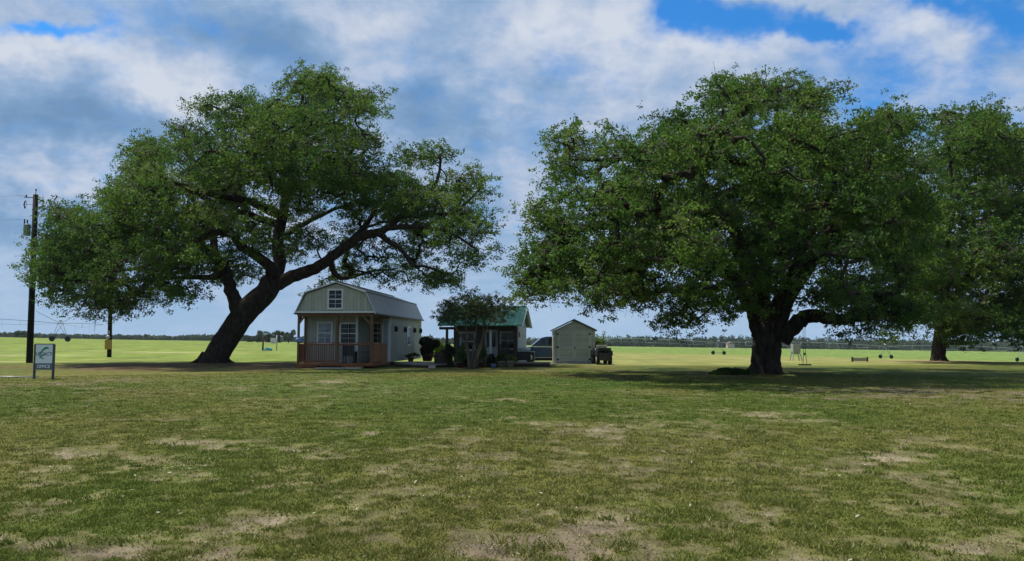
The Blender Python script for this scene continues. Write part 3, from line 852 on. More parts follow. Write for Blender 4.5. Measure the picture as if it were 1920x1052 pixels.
# crape myrtle in front of the green-roofed cabin
MY = (X(884, 44.6), 44.6)
MY_LIMBS = [
    ([(880, 691, 0), (878, 668, 0), (872, 645, -.1), (858, 620, -.3), (845, 598, -.4), (835, 575, -.5)], .085, .03),
    ([(884, 691, .1), (886, 668, .1), (890, 640, .3), (893, 612, .5), (890, 580, .6), (880, 555, .6)], .09, .03),
    ([(888, 691, 0), (893, 668, -.1), (902, 645, -.2), (912, 618, -.4), (925, 590, -.6), (938, 570, -.6)], .085, .03),
    ([(882, 691, -.15), (880, 670, -.2), (876, 640, -.6), (874, 612, -1), (872, 585, -1.2)], .07, .025),
    ([(889, 691, .15), (897, 666, .3), (905, 640, .8), (906, 610, 1.2), (905, 585, 1.2)], .07, .025),
]
MY_BLOBS = [(885, 575, 60, 20), (846, 578, 30, 20, .8), (925, 578, 40, 14), (868, 594, 46, 10), (905, 590, 40, 14), (950, 566, 22, 10, .6), (855, 552, 26, 12, .6), (832, 590, 10, 12, .5), (842, 600, 20, 8, .4)]
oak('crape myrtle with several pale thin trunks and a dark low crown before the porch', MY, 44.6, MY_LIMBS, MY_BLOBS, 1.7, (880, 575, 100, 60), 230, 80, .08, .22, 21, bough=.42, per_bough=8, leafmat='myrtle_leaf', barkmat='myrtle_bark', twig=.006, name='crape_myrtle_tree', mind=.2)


# ---------------------------------------------------------------- far trees
def bushy(root, name, c, rad, n, leaf, mat, lobes=7, seed=0, z0=None):
    rng = np.random.default_rng(seed)
    lc = rng.normal(0, .42, (lobes, 3)) * np.array(rad); lr = rng.uniform(.35, .6, lobes)
    i = rng.integers(0, lobes, n)
    v = rng.normal(0, 1, (n, 3)); v /= np.linalg.norm(v, axis=1)[:, None]
    pos = lc[i] + v * (lr[i] * rng.uniform(.6, 1.08, n))[:, None] * np.array(rad)
    pos = pos + np.array(c)
    if z0 is not None: pos = pos[pos[:, 2] > z0]
    n = len(pos)
    tint = rng.normal(.5, .2, n) + .12 * (rng.random(lobes)[i[:n]] - .5)
    return leaf_mesh(name, pos, np.zeros((n, 3)), np.full(n, leaf), np.full(n, leaf * .7), tint, mat, root)


FT = [(446, 430, 620, 9, 'dark rounded far tree, edge of the grove past the leaning oak trunk'), (466, 440, 623, 11, 'broad low far tree between the oak trunk and the two field posts'), (484, 440, 624, 11, 'flat-topped far tree just short of the two field posts'),
      (503, 445, 623, 13, 'widest far tree, its round crown rising between the two field posts'), (523, 430, 619, 8, 'thin open-crowned far tree beside the basketball hoop'), (541, 420, 618, 9, 'tallest bluish far tree next to the porch of the gambrel cabin'),
      (39, 420, 624, 12, 'lone small round far tree beyond the irrigation arm')]
for k, (px, d, top, wpx, lab) in enumerate(FT):
    x = X(px, d); zg = Gz(x, d); zt = P(px, top, d).z; h = max(zt - zg, 3.5); rw = wpx * d / F
    root = thing('broadleaf_tree', lab, 'tree', (x, d, zg), group='small trees along the far edge of the field')
    MB().tube([(0, 0, -.2), (.1, 0, h * .3), (0, .1, h * .7)], [.3, .22, .08], n=7).build('trunk', M['bark'], root)
    bushy(root, 'crown', (0, 0, h * .44), (rw * 1.15, rw, h * .50), 1500, .75, M['far_leaf'], seed=50 + k)

rng = np.random.default_rng(99)
pts = []; sz = []
for row in range(3):
    for th in np.arange(-.86, .86, .0042):
        t = th + rng.normal(0, .002); d = 800 + row * 35 + rng.normal(0, 8)
        if abs(t) > .9: continue
        hh = (7.6 + 5.6 * fbm(np.array([t * 28]), np.array([row * 3.]), 3, 5)[0] - 2.4) * (.8 + .35 * rng.random())
        if t < -.25: hh *= .62
        if -.1 < t < .12: hh *= .7
        x = t * d; z = Gz(x, d)
        m = 120
        v = rng.normal(0, 1, (m, 3)); v /= np.linalg.norm(v, axis=1)[:, None]; v *= rng.uniform(.55, 1.05, m)[:, None]
        if t > .0: hh *= 1 + .35 * min(1, t / .3)
        pts.append(np.array([x, d, z + hh * .40]) + v * np.array([rng.uniform(3.0, 5.2), 3.5, hh * .60])); sz.append(np.full(m, rng.uniform(1.5, 2.3)))
pts = np.concatenate(pts); sz = np.concatenate(sz)
o = leaf_mesh('treeline', pts, np.zeros_like(pts), sz, sz * .8, rng.normal(.45, .22, len(pts)), M['far_leaf'], None)
tag(o, 'low dark belt of woods along the horizon', 'treeline', kind='stuff')

# ground-cover plants at the foot of the broad oak
c = np.array([X(1372, 36), 36.0])
n = 5200
a = RNG.uniform(0, 6.28, n); q = np.sqrt(RNG.random(n))
x = c[0] + np.cos(a) * q * .85 + RNG.normal(0, .1, n); y = c[1] + np.sin(a) * q * .7
h = RNG.uniform(0, .24, n) * (1 - q ** 2 * .6) * (.5 + fbm(x / .3, y / .3, 2, 4))
o = leaf_mesh('ground_cover', np.stack([x, y, gz(x, y) + .03 + h], 1), np.tile([0, 0, .8], (n, 1)), np.full(n, .10), np.full(n, .05), RNG.normal(.35, .2, n), M['shrub_leaf'], None)
tag(o, 'dark leafy ground cover beside the broad oak trunk', 'ground cover', kind='stuff')
# ---------------------------------------------------------------- building materials
M['sage'] = surf('sage_siding', (.38, .38, .305), rough=.7, var=.10, scale=2.5, grooves=(.20, (1, 1, 0)), gcol=.62, bump=.3, dirt=.22)
M['sage_shaded'] = surf('sage_shaded_siding', (.34, .355, .31), rough=.7, var=.10, scale=2.5, grooves=(.20, (1, 1, 0)), gcol=.70, bump=.3, dirt=.28)  # same paint as the front gable, wall shade put into a darker, cooler tone
M['white'] = surf('white_trim', (.62, .63, .60), rough=.55, var=.10, scale=8, dirt=.1)
M['metal_roof'] = surf('grey_metal_roof', (.30, .285, .275), rough=.5, spec=.5, var=.12, scale=3, grooves=(.23, (0, 1, 0)), gcol=.72, bump=.3)
M['dark_trim'] = surf('dark_gutter', (.05, .055, .055), rough=.5, var=.2)
M['cedar'] = surf('stained_timber', (.19, .070, .028), rough=.7, var=.4, scale=5, stretch=(1, 1, .25), bump=.2)
M['cedar_red'] = surf('red_brown_stained_timber', (.30, .112, .034), rough=.7, var=.4, scale=5, stretch=(.3, 1, 1), bump=.2)
M['post'] = surf('brown_posts', (.135, .075, .038), rough=.75, var=.35, scale=5, stretch=(1, 1, .2), bump=.2)
M['glass'] = glass_mat('dark_glass', (.015, .019, .024))
M['blind_reflection_glass'] = surf('glass_with_painted_reflection', (.12, .17, .22), rough=.12, spec=.7, var=.5, scale=4, c2=(.03, .04, .05))  # bluish reflection put into the glass colour, mottled with dark for blinds
M['door_blue'] = surf('pale_blue_door', (.27, .36, .40), rough=.5, var=.15, scale=3)
M['black'] = surf('black_metal', (.015, .015, .017), rough=.45, var=.3)
M['rubber'] = surf('black_rubber', (.018, .018, .019), rough=.9, var=.3, bump=.3)
M['terracotta'] = surf('terracotta', (.33, .13, .07), rough=.85, var=.25, scale=9)
M['darkpot'] = surf('dark_red_pot', (.10, .035, .025), rough=.8, var=.3, scale=9)
M['beigepot'] = surf('beige_pot', (.30, .27, .20), rough=.85, var=.25, scale=9)
M['greywood'] = surf('weathered_grey_boards', (.27, .245, .22), rough=.9, var=.3, scale=4, stretch=(1, .2, 1), grooves=(.14, (1, 0, 0)), gcol=.5, bump=.3)
M['stone'] = surf('pale_stone', (.42, .39, .33), rough=.9, var=.3, scale=7, bump=.4)
M['darkwood'] = surf('dark_timber', (.055, .038, .028), rough=.85, var=.4, scale=5)
M['galv'] = surf('galvanised_steel', (.36, .38, .39), rough=.45, metal=.5, var=.2, scale=6)
M['pale_steel'] = surf('pale_steel', (.55, .60, .62), rough=.5, var=.12, scale=6)
M['blue_cloth'] = surf('blue_cloth', (.16, .25, .46), rough=.9, var=.35, scale=14)


def window(parent, c, wd, ht, facing, cols=2, rows=4, glass='glass', name='window', mid=True, label=None, trim=.09):
    """white-trimmed window; c is its middle on the wall face. facing: 'f' looks to -y, 'r' looks to +x"""
    fr = MB(); gl = MB()

    def bx(mb, a0, a1, z0, z1, d0, d1):
        if facing == 'f': mb.box(c[0] + a0, c[0] + a1, c[1] - d1, c[1] - d0, c[2] + z0, c[2] + z1)
        else: mb.box(c[0] + d0, c[0] + d1, c[1] + a0, c[1] + a1, c[2] + z0, c[2] + z1)
    hw, hh, t = wd / 2, ht / 2, trim
    bx(fr, -hw - t, hw + t, hh, hh + t, .004, .055); bx(fr, -hw - t, hw + t, -hh - t, -hh, .004, .065)
    bx(fr, -hw - t, -hw, -hh, hh, .004, .05); bx(fr, hw, hw + t, -hh, hh, .004, .05)
    for i in range(1, cols): bx(fr, -hw + wd * i / cols - .009, -hw + wd * i / cols + .009, -hh, hh, .012, .03)
    for j in range(1, rows):
        th = .025 if (mid and j * 2 == rows) else .008
        bx(fr, -hw, hw, -hh + ht * j / rows - th, -hh + ht * j / rows + th, .013, .034)
    bx(gl, -hw, hw, -hh, hh, .003, .010)
    o = fr.build(name, M['white'], parent)
    if label: o['label'] = label
    gl.build('pane', M[glass], o)
    return o


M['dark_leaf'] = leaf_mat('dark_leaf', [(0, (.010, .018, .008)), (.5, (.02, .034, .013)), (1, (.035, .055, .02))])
# ---------------------------------------------------------------- gambrel cabin
CA_A = R(3.7)
cabin = thing('gambrel_cabin', 'pale sage cabin with a grey metal gambrel roof and brown timber porch', 'cabin', (X(553, 45.2) + .07, 45.2, 0), -CA_A)
W_, LEN = 4.40, 15.0
mb = MB()
plan = [(.04, 1.3), (3.15, 1.3), (3.15, 4.3), (W_ - .02, 4.3), (W_ - .02, LEN), (.04, LEN)]
mb.prism(plan, 'z', .24, 3.08)
mb.build('wall', M['sage_shaded'], cabin)
mb = MB()   # corner boards
for q in ((W_ - .12, W_ + .006, 4.27, 4.40), (.02, .13, 1.27, 1.40), (W_ - .1, W_ + .006, LEN - .12, LEN + .02), (3.04, 3.175, 1.275, 1.40)):
    MB().box(*q, .25, 3.05).build('corner_board', M['white'], cabin)
gp_ = [(-.06, 3.10), (W_ + .06, 3.10), (3.93, 4.24), (2.24, 4.80), (.50, 4.24)]
gb = [(-.02, 3.13), (W_ + .02, 3.13), (3.89, 4.19), (2.24, 4.73), (.54, 4.19)]
MB().prism(gb, 'y', .0, .10).build('gable', M['sage'], cabin)
MB().prism(gb, 'y', LEN - .02, LEN + .05).build('gable', M['sage_shaded'], cabin)
mb = MB()
outp = [(-.10, 3.06), (.47, 4.27), (2.24, 4.86), (3.97, 4.27), (W_ + .14, 3.06)]
inp = [(W_ + .08, 3.08), (3.92, 4.23), (2.24, 4.80), (.51, 4.23), (-.05, 3.08)]
n = 5
poly = outp + inp
vs = [(x, -.12, z) for x, z in poly] + [(x, LEN + .15, z) for x, z in poly]
fs = []
for i in range(10): fs.append((i, i + 10, (i + 1) % 10 + 10, (i + 1) % 10))
for s in (0, 10):
    for i in range(4): fs.append((s + i, s + i + 1, s + 8 - i, s + 9 - i))
mb.add(vs, fs)
roof = mb.build('roof', M['metal_roof'], cabin)
mb = MB()
for x, z in ((3.985, 4.262), (.455, 4.262)): mb.beam((x, -.13, z), (x, LEN + .16, z), .05, .06)
mb.beam((2.24, -.13, 4.875), (2.24, LEN + .16, 4.875), .16, .03)
mb.build('roof_flashing', M['dark_trim'], roof)
mb = MB()
mb.beam((W_ + .15, -.12, 3.05), (W_ + .15, LEN + .15, 3.05), .07, .08); mb.beam((-.11, -.12, 3.05), (-.11, LEN + .15, 3.05), .07, .08)
mb.build('gutter', M['dark_trim'], roof)
mb = MB()   # white rake boards on the front gable
for a, b in zip(outp[:-1], outp[1:]): mb.beam((a[0], -.14, a[1] - .05), (b[0], -.14, b[1] - .05), .035, .09, up=(0, 1, 0))
mb.box(-.06, W_ + .06, -.135, -.002, 3.085, 3.18)
mb.build('rake_board', M['white'], roof)
mb = MB(); mb.box(.02, W_ - .03, .10, 1.3, 3.085, 3.11); mb.box(3.16, W_ - .03, 1.3, 4.3, 3.085, 3.11)
mb.build('porch_ceiling', M['darkwood'], cabin)
mb = MB()
mb.box(.02, W_ - .02, .03, .16, 2.90, 3.08)
mb.box(W_ - .15, W_ - .02, .16, 4.27, 2.90, 3.08); mb.box(.05, .17, .16, 1.26, 2.90, 3.08)
mb.build('header_beam', M['post'], cabin)
deck = MB()
deck.box(-.04, W_ + .03, -.06, 1.3, .20, .26); deck.box(3.15, W_ + .03, 1.3, 4.3, .20, .26)
deck.build('deck', M['cedar_red'], cabin)
sk = MB(); sk.box(-.03, 1.15, -.03, .02, .04, .195); sk.box(1.15, W_, -.03, .02, .12, .195); sk.box(W_ - .03, W_ + .02, .02, 4.3, .10, .195); sk.box(-.03, .02, .02, LEN, .04, .195)
for q in (1.3, 2.4, 3.5): sk.box(q, q + .14, .1, .24, 0, .19)
sk.box(.1, W_ - .1, 1.4, 1.45, 0, .2)
sk.build('skirt_board', M['cedar'], cabin)
st = MB(); st.box(2.75, 3.95, -.42, -.07, .10, .15); st.box(2.8, 2.86, -.40, -.08, 0, .10); st.box(3.84, 3.9, -.40, -.08, 0, .10); st.box(2.86, 3.84, -.10, -.07, .01, .098)
st.build('porch_step', M['cedar_red'], cabin)
for (px_, py_, s) in ((.10, .09, .11), (2.30, .09, .15), (W_ - .14, .09, .15), (W_ - .10, 2.15, .10), (.12, 1.20, .08)):
    MB().box(px_ - s / 2, px_ + s / 2, py_ - s / 2, py_ + s / 2, .262, 2.90).build('post', M['post'], cabin)
for a, b in (((.12, .095, 2.50), (.42, .095, 2.90)), ((2.32, .095, 2.42), (2.70, .095, 2.90)), ((W_ - .17, .095, 2.42), (W_ - .62, .095, 2.90)), ((W_ - .10, 2.19, 2.45), (W_ - .10, 2.6, 2.90)), ((W_ - .10, 2.11, 2.45), (W_ - .10, 1.72, 2.90)), ((.10, .15, 2.5), (.10, .5, 2.9))):
    MB().beam(a, b, .09, .10, up=(0, 1, 0)).build('brace', M['post'], cabin)


def rail(a, b, balus=True, z0=.26, h=1.16, gap=.115):
    a = Vector(a); b = Vector(b); m = MB()
    m.beam(a + Vector((0, 0, h)), b + Vector((0, 0, h)), .11, .045); m.beam(a + Vector((0, 0, h - .10)), b + Vector((0, 0, h - .10)), .04, .09)
    if balus:
        m.beam(a + Vector((0, 0, .12)), b + Vector((0, 0, .12)), .04, .09)
        ln = (b - a).length; k = int(ln / gap)
        for i in range(1, k):
            p = a.lerp(b, i / k); m.beam(p + Vector((0, 0, .08)), p + Vector((0, 0, h - .06)), .036, .036)
    return m


rail((.16, .09, .26), (2.22, .09, .26)).build('railing', M['cedar'], cabin)
rail((2.38, .09, .26), (W_ - .22, .09, .26), False).build('railing', M['cedar'], cabin)
rail((.10, .17, .26), (.10, 1.24, .26)).build('railing', M['cedar'], cabin)
m = rail((W_ - .08, .18, .26), (W_ - .08, 3.7, .26), False)
m.box(W_ - .10, W_ - .06, .18, 2.08, .33, 1.33); m.box(W_ - .10, W_ - .06, 2.22, 3.7, .33, 1.33)
m.build('side_panel', M['cedar_red'], cabin)
window(cabin, (2.20, .0, 3.86), .72, .98, 'f', 2, 4, label=None)
window(cabin, (1.24, 1.30, 1.98), .74, 1.12, 'f', 2, 4, 'blind_reflection_glass', label='window with dark blinds and a bluish reflection coloured into the glass')
window(cabin, (2.62, 1.30, 1.95), .86, 1.08, 'f', 2, 4)
window(cabin, (3.62, 4.30, 2.0), .50, 1.15, 'f', 2, 4)
window(cabin, (W_ - .02, 10.15, 1.86), 1.05, 1.10, 'r', 2, 4, 'blind_reflection_glass', trim=.12)
d = MB(); d.box(3.98, 4.28, 4.262, 4.295, .30, 2.72)
dr = d.build('door', M['door_blue'], cabin)
f2 = MB(); f2.box(3.93, 3.98, 4.255, 4.297, .27, 2.78); f2.box(4.28, 4.325, 4.255, 4.297, .27, 2.78); f2.box(3.93, 4.325, 4.255, 4.297, 2.781, 2.85)
f2.build('door_frame', M['white'], dr)
MB().lathe([(.0, 0), (.025, .01), (.03, .03), (.02, .055), (0, .06)], 10, (4.02, 4.20, 1.25), 'y').build('handle', M['galv'], dr)
for v in (5.7, 8.7, 12.0, 14.4):
    m = MB(); m.box(W_ - .018, W_ + .02, v - .05, v + .05, 2.08, 2.48); m.lathe([(.02, 2.10), (.075, 2.13), (.085, 2.33), (.06, 2.40), (.02, 2.44)], 10, (W_ + .10, v, 0)); m.beam((W_ + .0, v, 2.42), (W_ + .10, v, 2.42), .03)
    m.build('wall_lamp', M['black'], cabin)


def CL(u, v, z=0):
    """cabin frame to world"""
    return cabin.matrix_basis @ Vector((u, v, z))


bpy.context.view_layer.update()
CM = Matrix.Translation(cabin.location) @ Matrix.Rotation(-CA_A, 4, 'Z')


def CW(u, v, z=0):
    return CM @ Vector((u, v, z))


# things on the porch
def slat_chair(name, label, loc, rz, wid=.62, cat='chair', group=None):
    t = thing(name, label, cat, loc, rz, group)
    m = MB()
    for i in range(6): m.box(-wid / 2 + i * wid / 6 + .012, -wid / 2 + (i + 1) * wid / 6 - .012, .17, .20, .45, 1.05)
    m.box(-wid / 2, wid / 2, .165, .205, 1.051, 1.12); m.build('backrest', M['black'], t)
    m = MB()
    for i in range(5): m.box(-wid / 2, wid / 2, -.28 + i * .10, -.28 + i * .10 + .075, .40, .43)
    m.build('seat', M['black'], t)
    for sx in (-1, 1):
        x = sx * (wid / 2 - .03)
        MB().box(x - .035, x + .035, -.30, .19, .64, .67).build('armrest', M['black'], t)
        for y in (-.27, .16):
            MB().box(x - .025, x + .025, y - .025, y + .025, .055, .638).build('leg', M['black'], t)
        MB().tube([(x, -.42, .05), (x, -.2, .02), (x, .1, .02), (x, .36, .07)], .022, 6).build('rocker', M['black'], t)
    return t


q = CW(2.86, .68, .26)
slat_chair('rocking_chair', 'black slat-back rocking chair behind the open bay of the cabin porch rail', q, R(170), .70)
q = CW(3.55, .95, .26)
t = thing('bench', 'low black slatted bench beside the rocking chair on the cabin porch', 'bench', q, -CA_A)
m = MB()
for i in range(5): m.box(-.5, .5, -.2 + i * .085, -.2 + i * .085 + .065, .62, .65)
m.build('seat', M['black'], t)
for sx in (-1, 1):
    for y in (-.16, .16): MB().box(sx * .45 - .025, sx * .45 + .025, y - .025, y + .025, 0, .62).build('leg', M['black'], t)
m = MB(); m.lathe([(.02, -.02), (.15, -.02), (.17, .04), (.19, .14), (.15, .22), (.06, .26), (0, .27)], 14, (0, 0, 0))
for v_i, v in enumerate(m.v): m.v[v_i] = (v[0] * 1.15 + .03 * math.sin(v[2] * 30), v[1] * .55, v[2] * 1.0 + .02 * math.sin(v[0] * 40))
o = m.build('cloth_bundle', M['blue_cloth']); o.location = CW(.17, .05, 1.46)
tag(o, 'crumpled blue cloth left on the corner of the porch rail', 'cloth')
o = MB().box(0, 1.6, -.16, .16, 0, .07).build('stone_slab', M['stone'], bevel=.012); o.location = CW(1.35, -.62, -.01); o.rotation_euler.z = -CA_A
tag(o, 'long pale flat stone edging on the grass before the porch step', 'paving stone')
o = MB().box(0, .9, -.14, .14, 0, .08).build('stone_slab', M['stone'], bevel=.012); o.location = CW(3.0, -.66, -.01); o.rotation_euler.z = -CA_A
tag(o, 'short pale flat stone lying directly under the porch step', 'paving stone')


def potted(name, label, loc, r, h, pot, leafm, fr, fh, n, leaf, seed, cat='potted plant', stems=0):
    t = thing(name, label, cat, loc)
    m = MB(); m.lathe([(r * .68, 0), (r * .95, h * .82), (r * 1.08, h * .83), (r * 1.08, h), (r * .9, h), (r * .85, h * .9), (0, h * .9)], 18); m.build('pot', M[pot], t)
    bushy(t, 'foliage', (0, 0, h + fh * .45), (fr, fr, fh * .55), n, leaf, M[leafm], seed=seed, z0=h * .88)
    return t


q = CW(4.85, 8.6)
potted('potted_plant', 'small terracotta pot of low green leaves against the cabin side wall', (q.x, q.y, .12), .22, .34, 'terracotta', 'shrub_leaf', .30, .34, 700, .09, 3)
q = CW(5.35, 12.2)
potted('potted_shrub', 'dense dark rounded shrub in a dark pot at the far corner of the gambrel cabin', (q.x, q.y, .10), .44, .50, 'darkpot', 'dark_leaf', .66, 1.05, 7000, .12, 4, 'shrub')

# ---------------------------------------------------------------- green roofed cabin
C2A = R(6)
c2 = thing('green_roofed_cabin', 'small cabin with a green ribbed metal roof and a deep dark porch', 'cabin', (X(826, 48.3), 48.3, 0), -C2A)
M2 = Matrix.Translation(c2.location) @ Matrix.Rotation(-C2A, 4, 'Z')


def C2W(u, v, z=0): return M2 @ Vector((u, v, z))


M['c2wall'] = surf('shaded_olive_siding', (.10, .10, .082), rough=.8, var=.15, scale=3, grooves=(.16, (0, 0, 1)), gcol=.7, dirt=.3)  # paler olive boards in truth, porch shade is put into this dark colour
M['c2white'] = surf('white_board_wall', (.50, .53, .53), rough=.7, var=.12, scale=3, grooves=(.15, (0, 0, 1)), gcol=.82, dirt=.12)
M['green_roof'] = surf('green_metal_roof', (.045, .235, .125), rough=.5, spec=.5, var=.22, scale=2.5, dirt=.2)
W2, L2 = 4.62, 6.2
RZ, EZ = 3.70, 2.50
m = MB(); m.prism([(.12, 0.5), (W2 - .10, .5), (W2 - .10, 2.1), (.12, 2.1)], 'z', 0, 0.001) if False else None
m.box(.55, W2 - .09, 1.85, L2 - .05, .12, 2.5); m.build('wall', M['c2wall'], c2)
sidep = [(.55, .12), (L2, .12), (L2, 2.46), (L2 / 2, RZ - .10), (.0, 2.50), (.0, 2.36), (.55, 2.36)]
MB().prism(sidep, 'x', W2 - .085, W2).build('gable_wall', M['c2white'], c2)
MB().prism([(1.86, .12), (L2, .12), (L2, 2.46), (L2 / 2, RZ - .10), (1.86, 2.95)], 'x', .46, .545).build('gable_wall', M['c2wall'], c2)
m = MB()
x0, x1 = -.12, W2 + .28
prof = [(-.32, EZ - .05), (L2 / 2, RZ), (L2 + .35, EZ - .05), (L2 + .35, EZ - .09), (L2 / 2, RZ - .05), (-.32, EZ - .09)]
m.prism(prof, 'x', x0, x1)
k = int((x1 - x0) / .26)
for i in range(k + 1):
    x = x0 + .02 + (x1 - x0 - .04) * i / k
    m.beam((x, -.32, EZ - .035), (x, L2 / 2, RZ + .012), .05, .035); m.beam((x, L2 + .35, EZ - .035), (x, L2 / 2, RZ + .012), .05, .035)
m.beam((x0 - .01, L2 / 2, RZ + .03), (x1 + .01, L2 / 2, RZ + .03), .22, .03)
rf = m.build('roof', M['green_roof'], c2)
m = MB()
for x in (x1 + .02,):
    m.beam((x, -.33, EZ - .12), (x, L2 / 2, RZ - .06), .03, .16, up=(1, 0, 0)); m.beam((x, L2 / 2, RZ - .06), (x, L2 + .36, EZ - .12), .03, .16, up=(1, 0, 0))
m.build('rake_board', M['white'], rf)
m = MB(); m.box(x0 + .05, W2 - .01, -.10, .04, 2.20, 2.36); m.build('header_beam', M['darkwood'], c2)
m = MB(); m.box(-.05, W2 + .05, -.15, 1.84, .05, .20); m.build('porch_floor', M['greywood'], c2)
for u, s, mt in ((.38, .14, 'darkwood'), (3.02, .12, 'white'), (W2 - .12, .22, 'darkwood')):
    MB().box(u - s / 2, u + s / 2, .0 - s / 2 + .05, .05 + s / 2, .20, 2.20).build('post', M[mt], c2)
MB().box(.0, .62, .10, .16, .21, 1.02).build('porch_panel', M['darkwood'], c2)
window(c2, (1.35, 1.85, 1.5), .8, 1.0, 'f', 2, 2)
window(c2, (3.85, 1.85, 1.55), .8, .95, 'f', 2, 2)
d = MB(); d.box(2.42, 3.22, 1.80, 1.845, .22, 2.22); dr = d.build('door', M['c2white'], c2)
MB().box(2.55, 3.09, 1.79, 1.799, 1.15, 2.05).build('pane', M['glass'], dr)
m = MB(); m.box(W2 + .001, W2 + .05, .95, 1.25, 1.75, 2.05); m.build('wall_ornament', surf('red_sign_paint', (.33, .07, .06), var=.4, scale=12), c2)

# things round that porch
q = C2W(3.75, .75, .20)
slat_chair('porch_chair', 'dark slatted chair in the shade of the green-roofed porch', q, R(185), .66)
q = C2W(.22, .42, .20)
m = MB(); m.lathe([(.26, 0), (.31, .12), (.335, .40), (.31, .70), (.26, .82), (.25, .80), (0, .80)], 18)
for z in (.14, .40, .66): m.lathe([(.33, z - .02), (.345, z - .02), (.345, z + .02), (.33, z + .02)], 18)
o = m.build('barrel', M['darkwood']); o.location = C2W(.05, -.45, 0); tag(o, 'dark wooden barrel at the outer end post of the shaded porch', 'barrel')
POTS = [(903, 46.0, .21, .34, 'darkpot', 'shrub_leaf', .34, .95, 'red pot with a tall plant just past the crape myrtle stems'), (940, 46.6, .21, .36, 'beigepot', 'shrub_leaf', .26, .45, 'grey-beige pot of small leaves beneath the white porch post'),
        (958, 46.2, .22, .38, 'beigepot', 'bright_leaf', .28, .34, 'tan pot with yellowish leaves near the thick dark corner post'), (864, 46.2, .22, .28, 'darkpot', 'shrub_leaf', .46, .9, 'bushy dark plant in a low pot behind the crape myrtle')]
for k, (px, d, r, h, pm, lm, fr, fh, lab) in enumerate(POTS):
    potted('potted_plant', lab, (X(px, d), d, 0), r, h, pm, lm, fr, fh, 900, .10, 30 + k)
for k, (px, d, r, h, lab) in enumerate(((846, 46.6, .42, 1.35, 'tall dusky shrub at the corner of the green-roofed porch'), (876, 47.0, .40, .8, 'low dark shrub hidden in shade under the crape myrtle'), (925, 47.4, .32, .7, 'small dark shrub between the red pot and the white porch post'))):
    t = thing('shrub', lab, 'shrub', (X(px, d), d, 0))
    MB().tube([(0, 0, -.05), (.03, 0, h * .5)], [.03, .015], 6).build('stem', M['bark'], t)
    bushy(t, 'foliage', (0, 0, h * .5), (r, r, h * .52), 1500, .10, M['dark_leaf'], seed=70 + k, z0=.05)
o = MB().lathe([(.05, 0), (.12, .0), (.14, .22), (.12, .23), (.11, .02)], 14).build('watering_can', surf('blue_plastic', (.10, .15, .30), rough=.4))
m = MB()
o.location = (X(926, 45.6), 45.6, .0); tag(o, 'small blue bucket on the ground between the red pot and grey pot', 'bucket'); o.name = 'bucket'

# barbecue on the low deck
t = thing('low_deck', 'low grey board deck between the green-roofed cabin and the pale shed', 'deck', (X(1000, 48.2), 48.2, 0), -R(2))
m = MB(); m.box(-1.45, 1.0, -.75, 1.2, .20, .26); m.build('board', M['greywood'], t)
m = MB(); m.box(-1.43, .98, -.73, -.69, 0, .198); m.box(.94, .98, -.69, 1.18, 0, .198); m.box(-1.43, -1.39, -.69, 1.18, 0, .198); m.build('skirt', M['darkwood'], t)
t = thing('barbecue_grill', 'black barbecue grill with a dull silver lid on the low board deck', 'grill', (X(982, 48.6), 48.6, .26))
m = MB(); m.box(-.48, .42, -.28, .28, .10, .62); m.build('cabinet', M['black'], t, bevel=.01)
m = MB(); m.prism([(-.30, .621), (.30, .621), (.30, .74), (.16, .86), (-.10, .86), (-.28, .76)], 'x', -.45, .40); m.build('lid', M['galv'], t, bevel=.015)
MB().box(.42, .68, -.25, .25, .60, .64).build('side_shelf', M['galv'], t)
MB().box(.64, .68, .19, .23, .0, .60).build('leg', M['galv'], t)
for x in (-.40, .34):
    for y in (-.2, .2): MB().lathe([(.0, -.02), (.05, -.02), (.05, .02), (0, .02)], 12, (x, y, .05), 'y').build('wheel', M['rubber'], t)
MB().tube([(-.35, -.34, .74), (.30, -.34, .74)], .014, 6).build('handle', M['galv'], t)

# board walk between the cabins
t = thing('boardwalk', 'grey weathered boardwalk joining the gambrel cabin to the green-roofed cabin', 'boardwalk', (0, 0, 0))
a = Vector((X(738, 48.6), 48.6, 0)); b = Vector((X(852, 47.6), 47.6, 0)); a2 = a + Vector((.4, 4.2, 0)); b2 = b + Vector((.4, 1.6, 0))
m = MB(); m.prism([(a.x, a.y), (X(806, 45.4), 45.9), (b.x, b.y), (b2.x, b2.y), (a2.x + 2, a2.y - 1), (a2.x, a2.y)], 'z', .12, .19); m.build('board', M['greywood'], t)
m = MB(); m.beam((a.x, a.y + .03, .06), (X(806, 45.4), 45.93, .06), .05, .11); m.beam((X(806, 45.4), 45.93, .06), (b.x, b.y + .03, .06), .05, .11); m.build('skirt', M['darkwood'], t)
o = MB().box(-.19, .19, -.13, .13, 0, .17).build('concrete_block', M['stone'], bevel=.015); o.location = (X(810, 45.2), 45.3, 0)
tag(o, 'pale concrete block set at the bend of the boardwalk', 'block')
# sunny plants behind
t = thing('shrub', 'sunlit bright green shrub seen in the gap between the two cabins', 'shrub', (X(822, 62), 62, Gz(X(822, 62), 62)))
MB().tube([(0, 0, -.05), (.03, 0, .8)], [.04, .02], 6).build('stem', M['bark'], t)
bushy(t, 'foliage', (0, 0, .72), (.85, .7, .72), 2600, .16, M['bright_leaf'], seed=90, z0=.05)
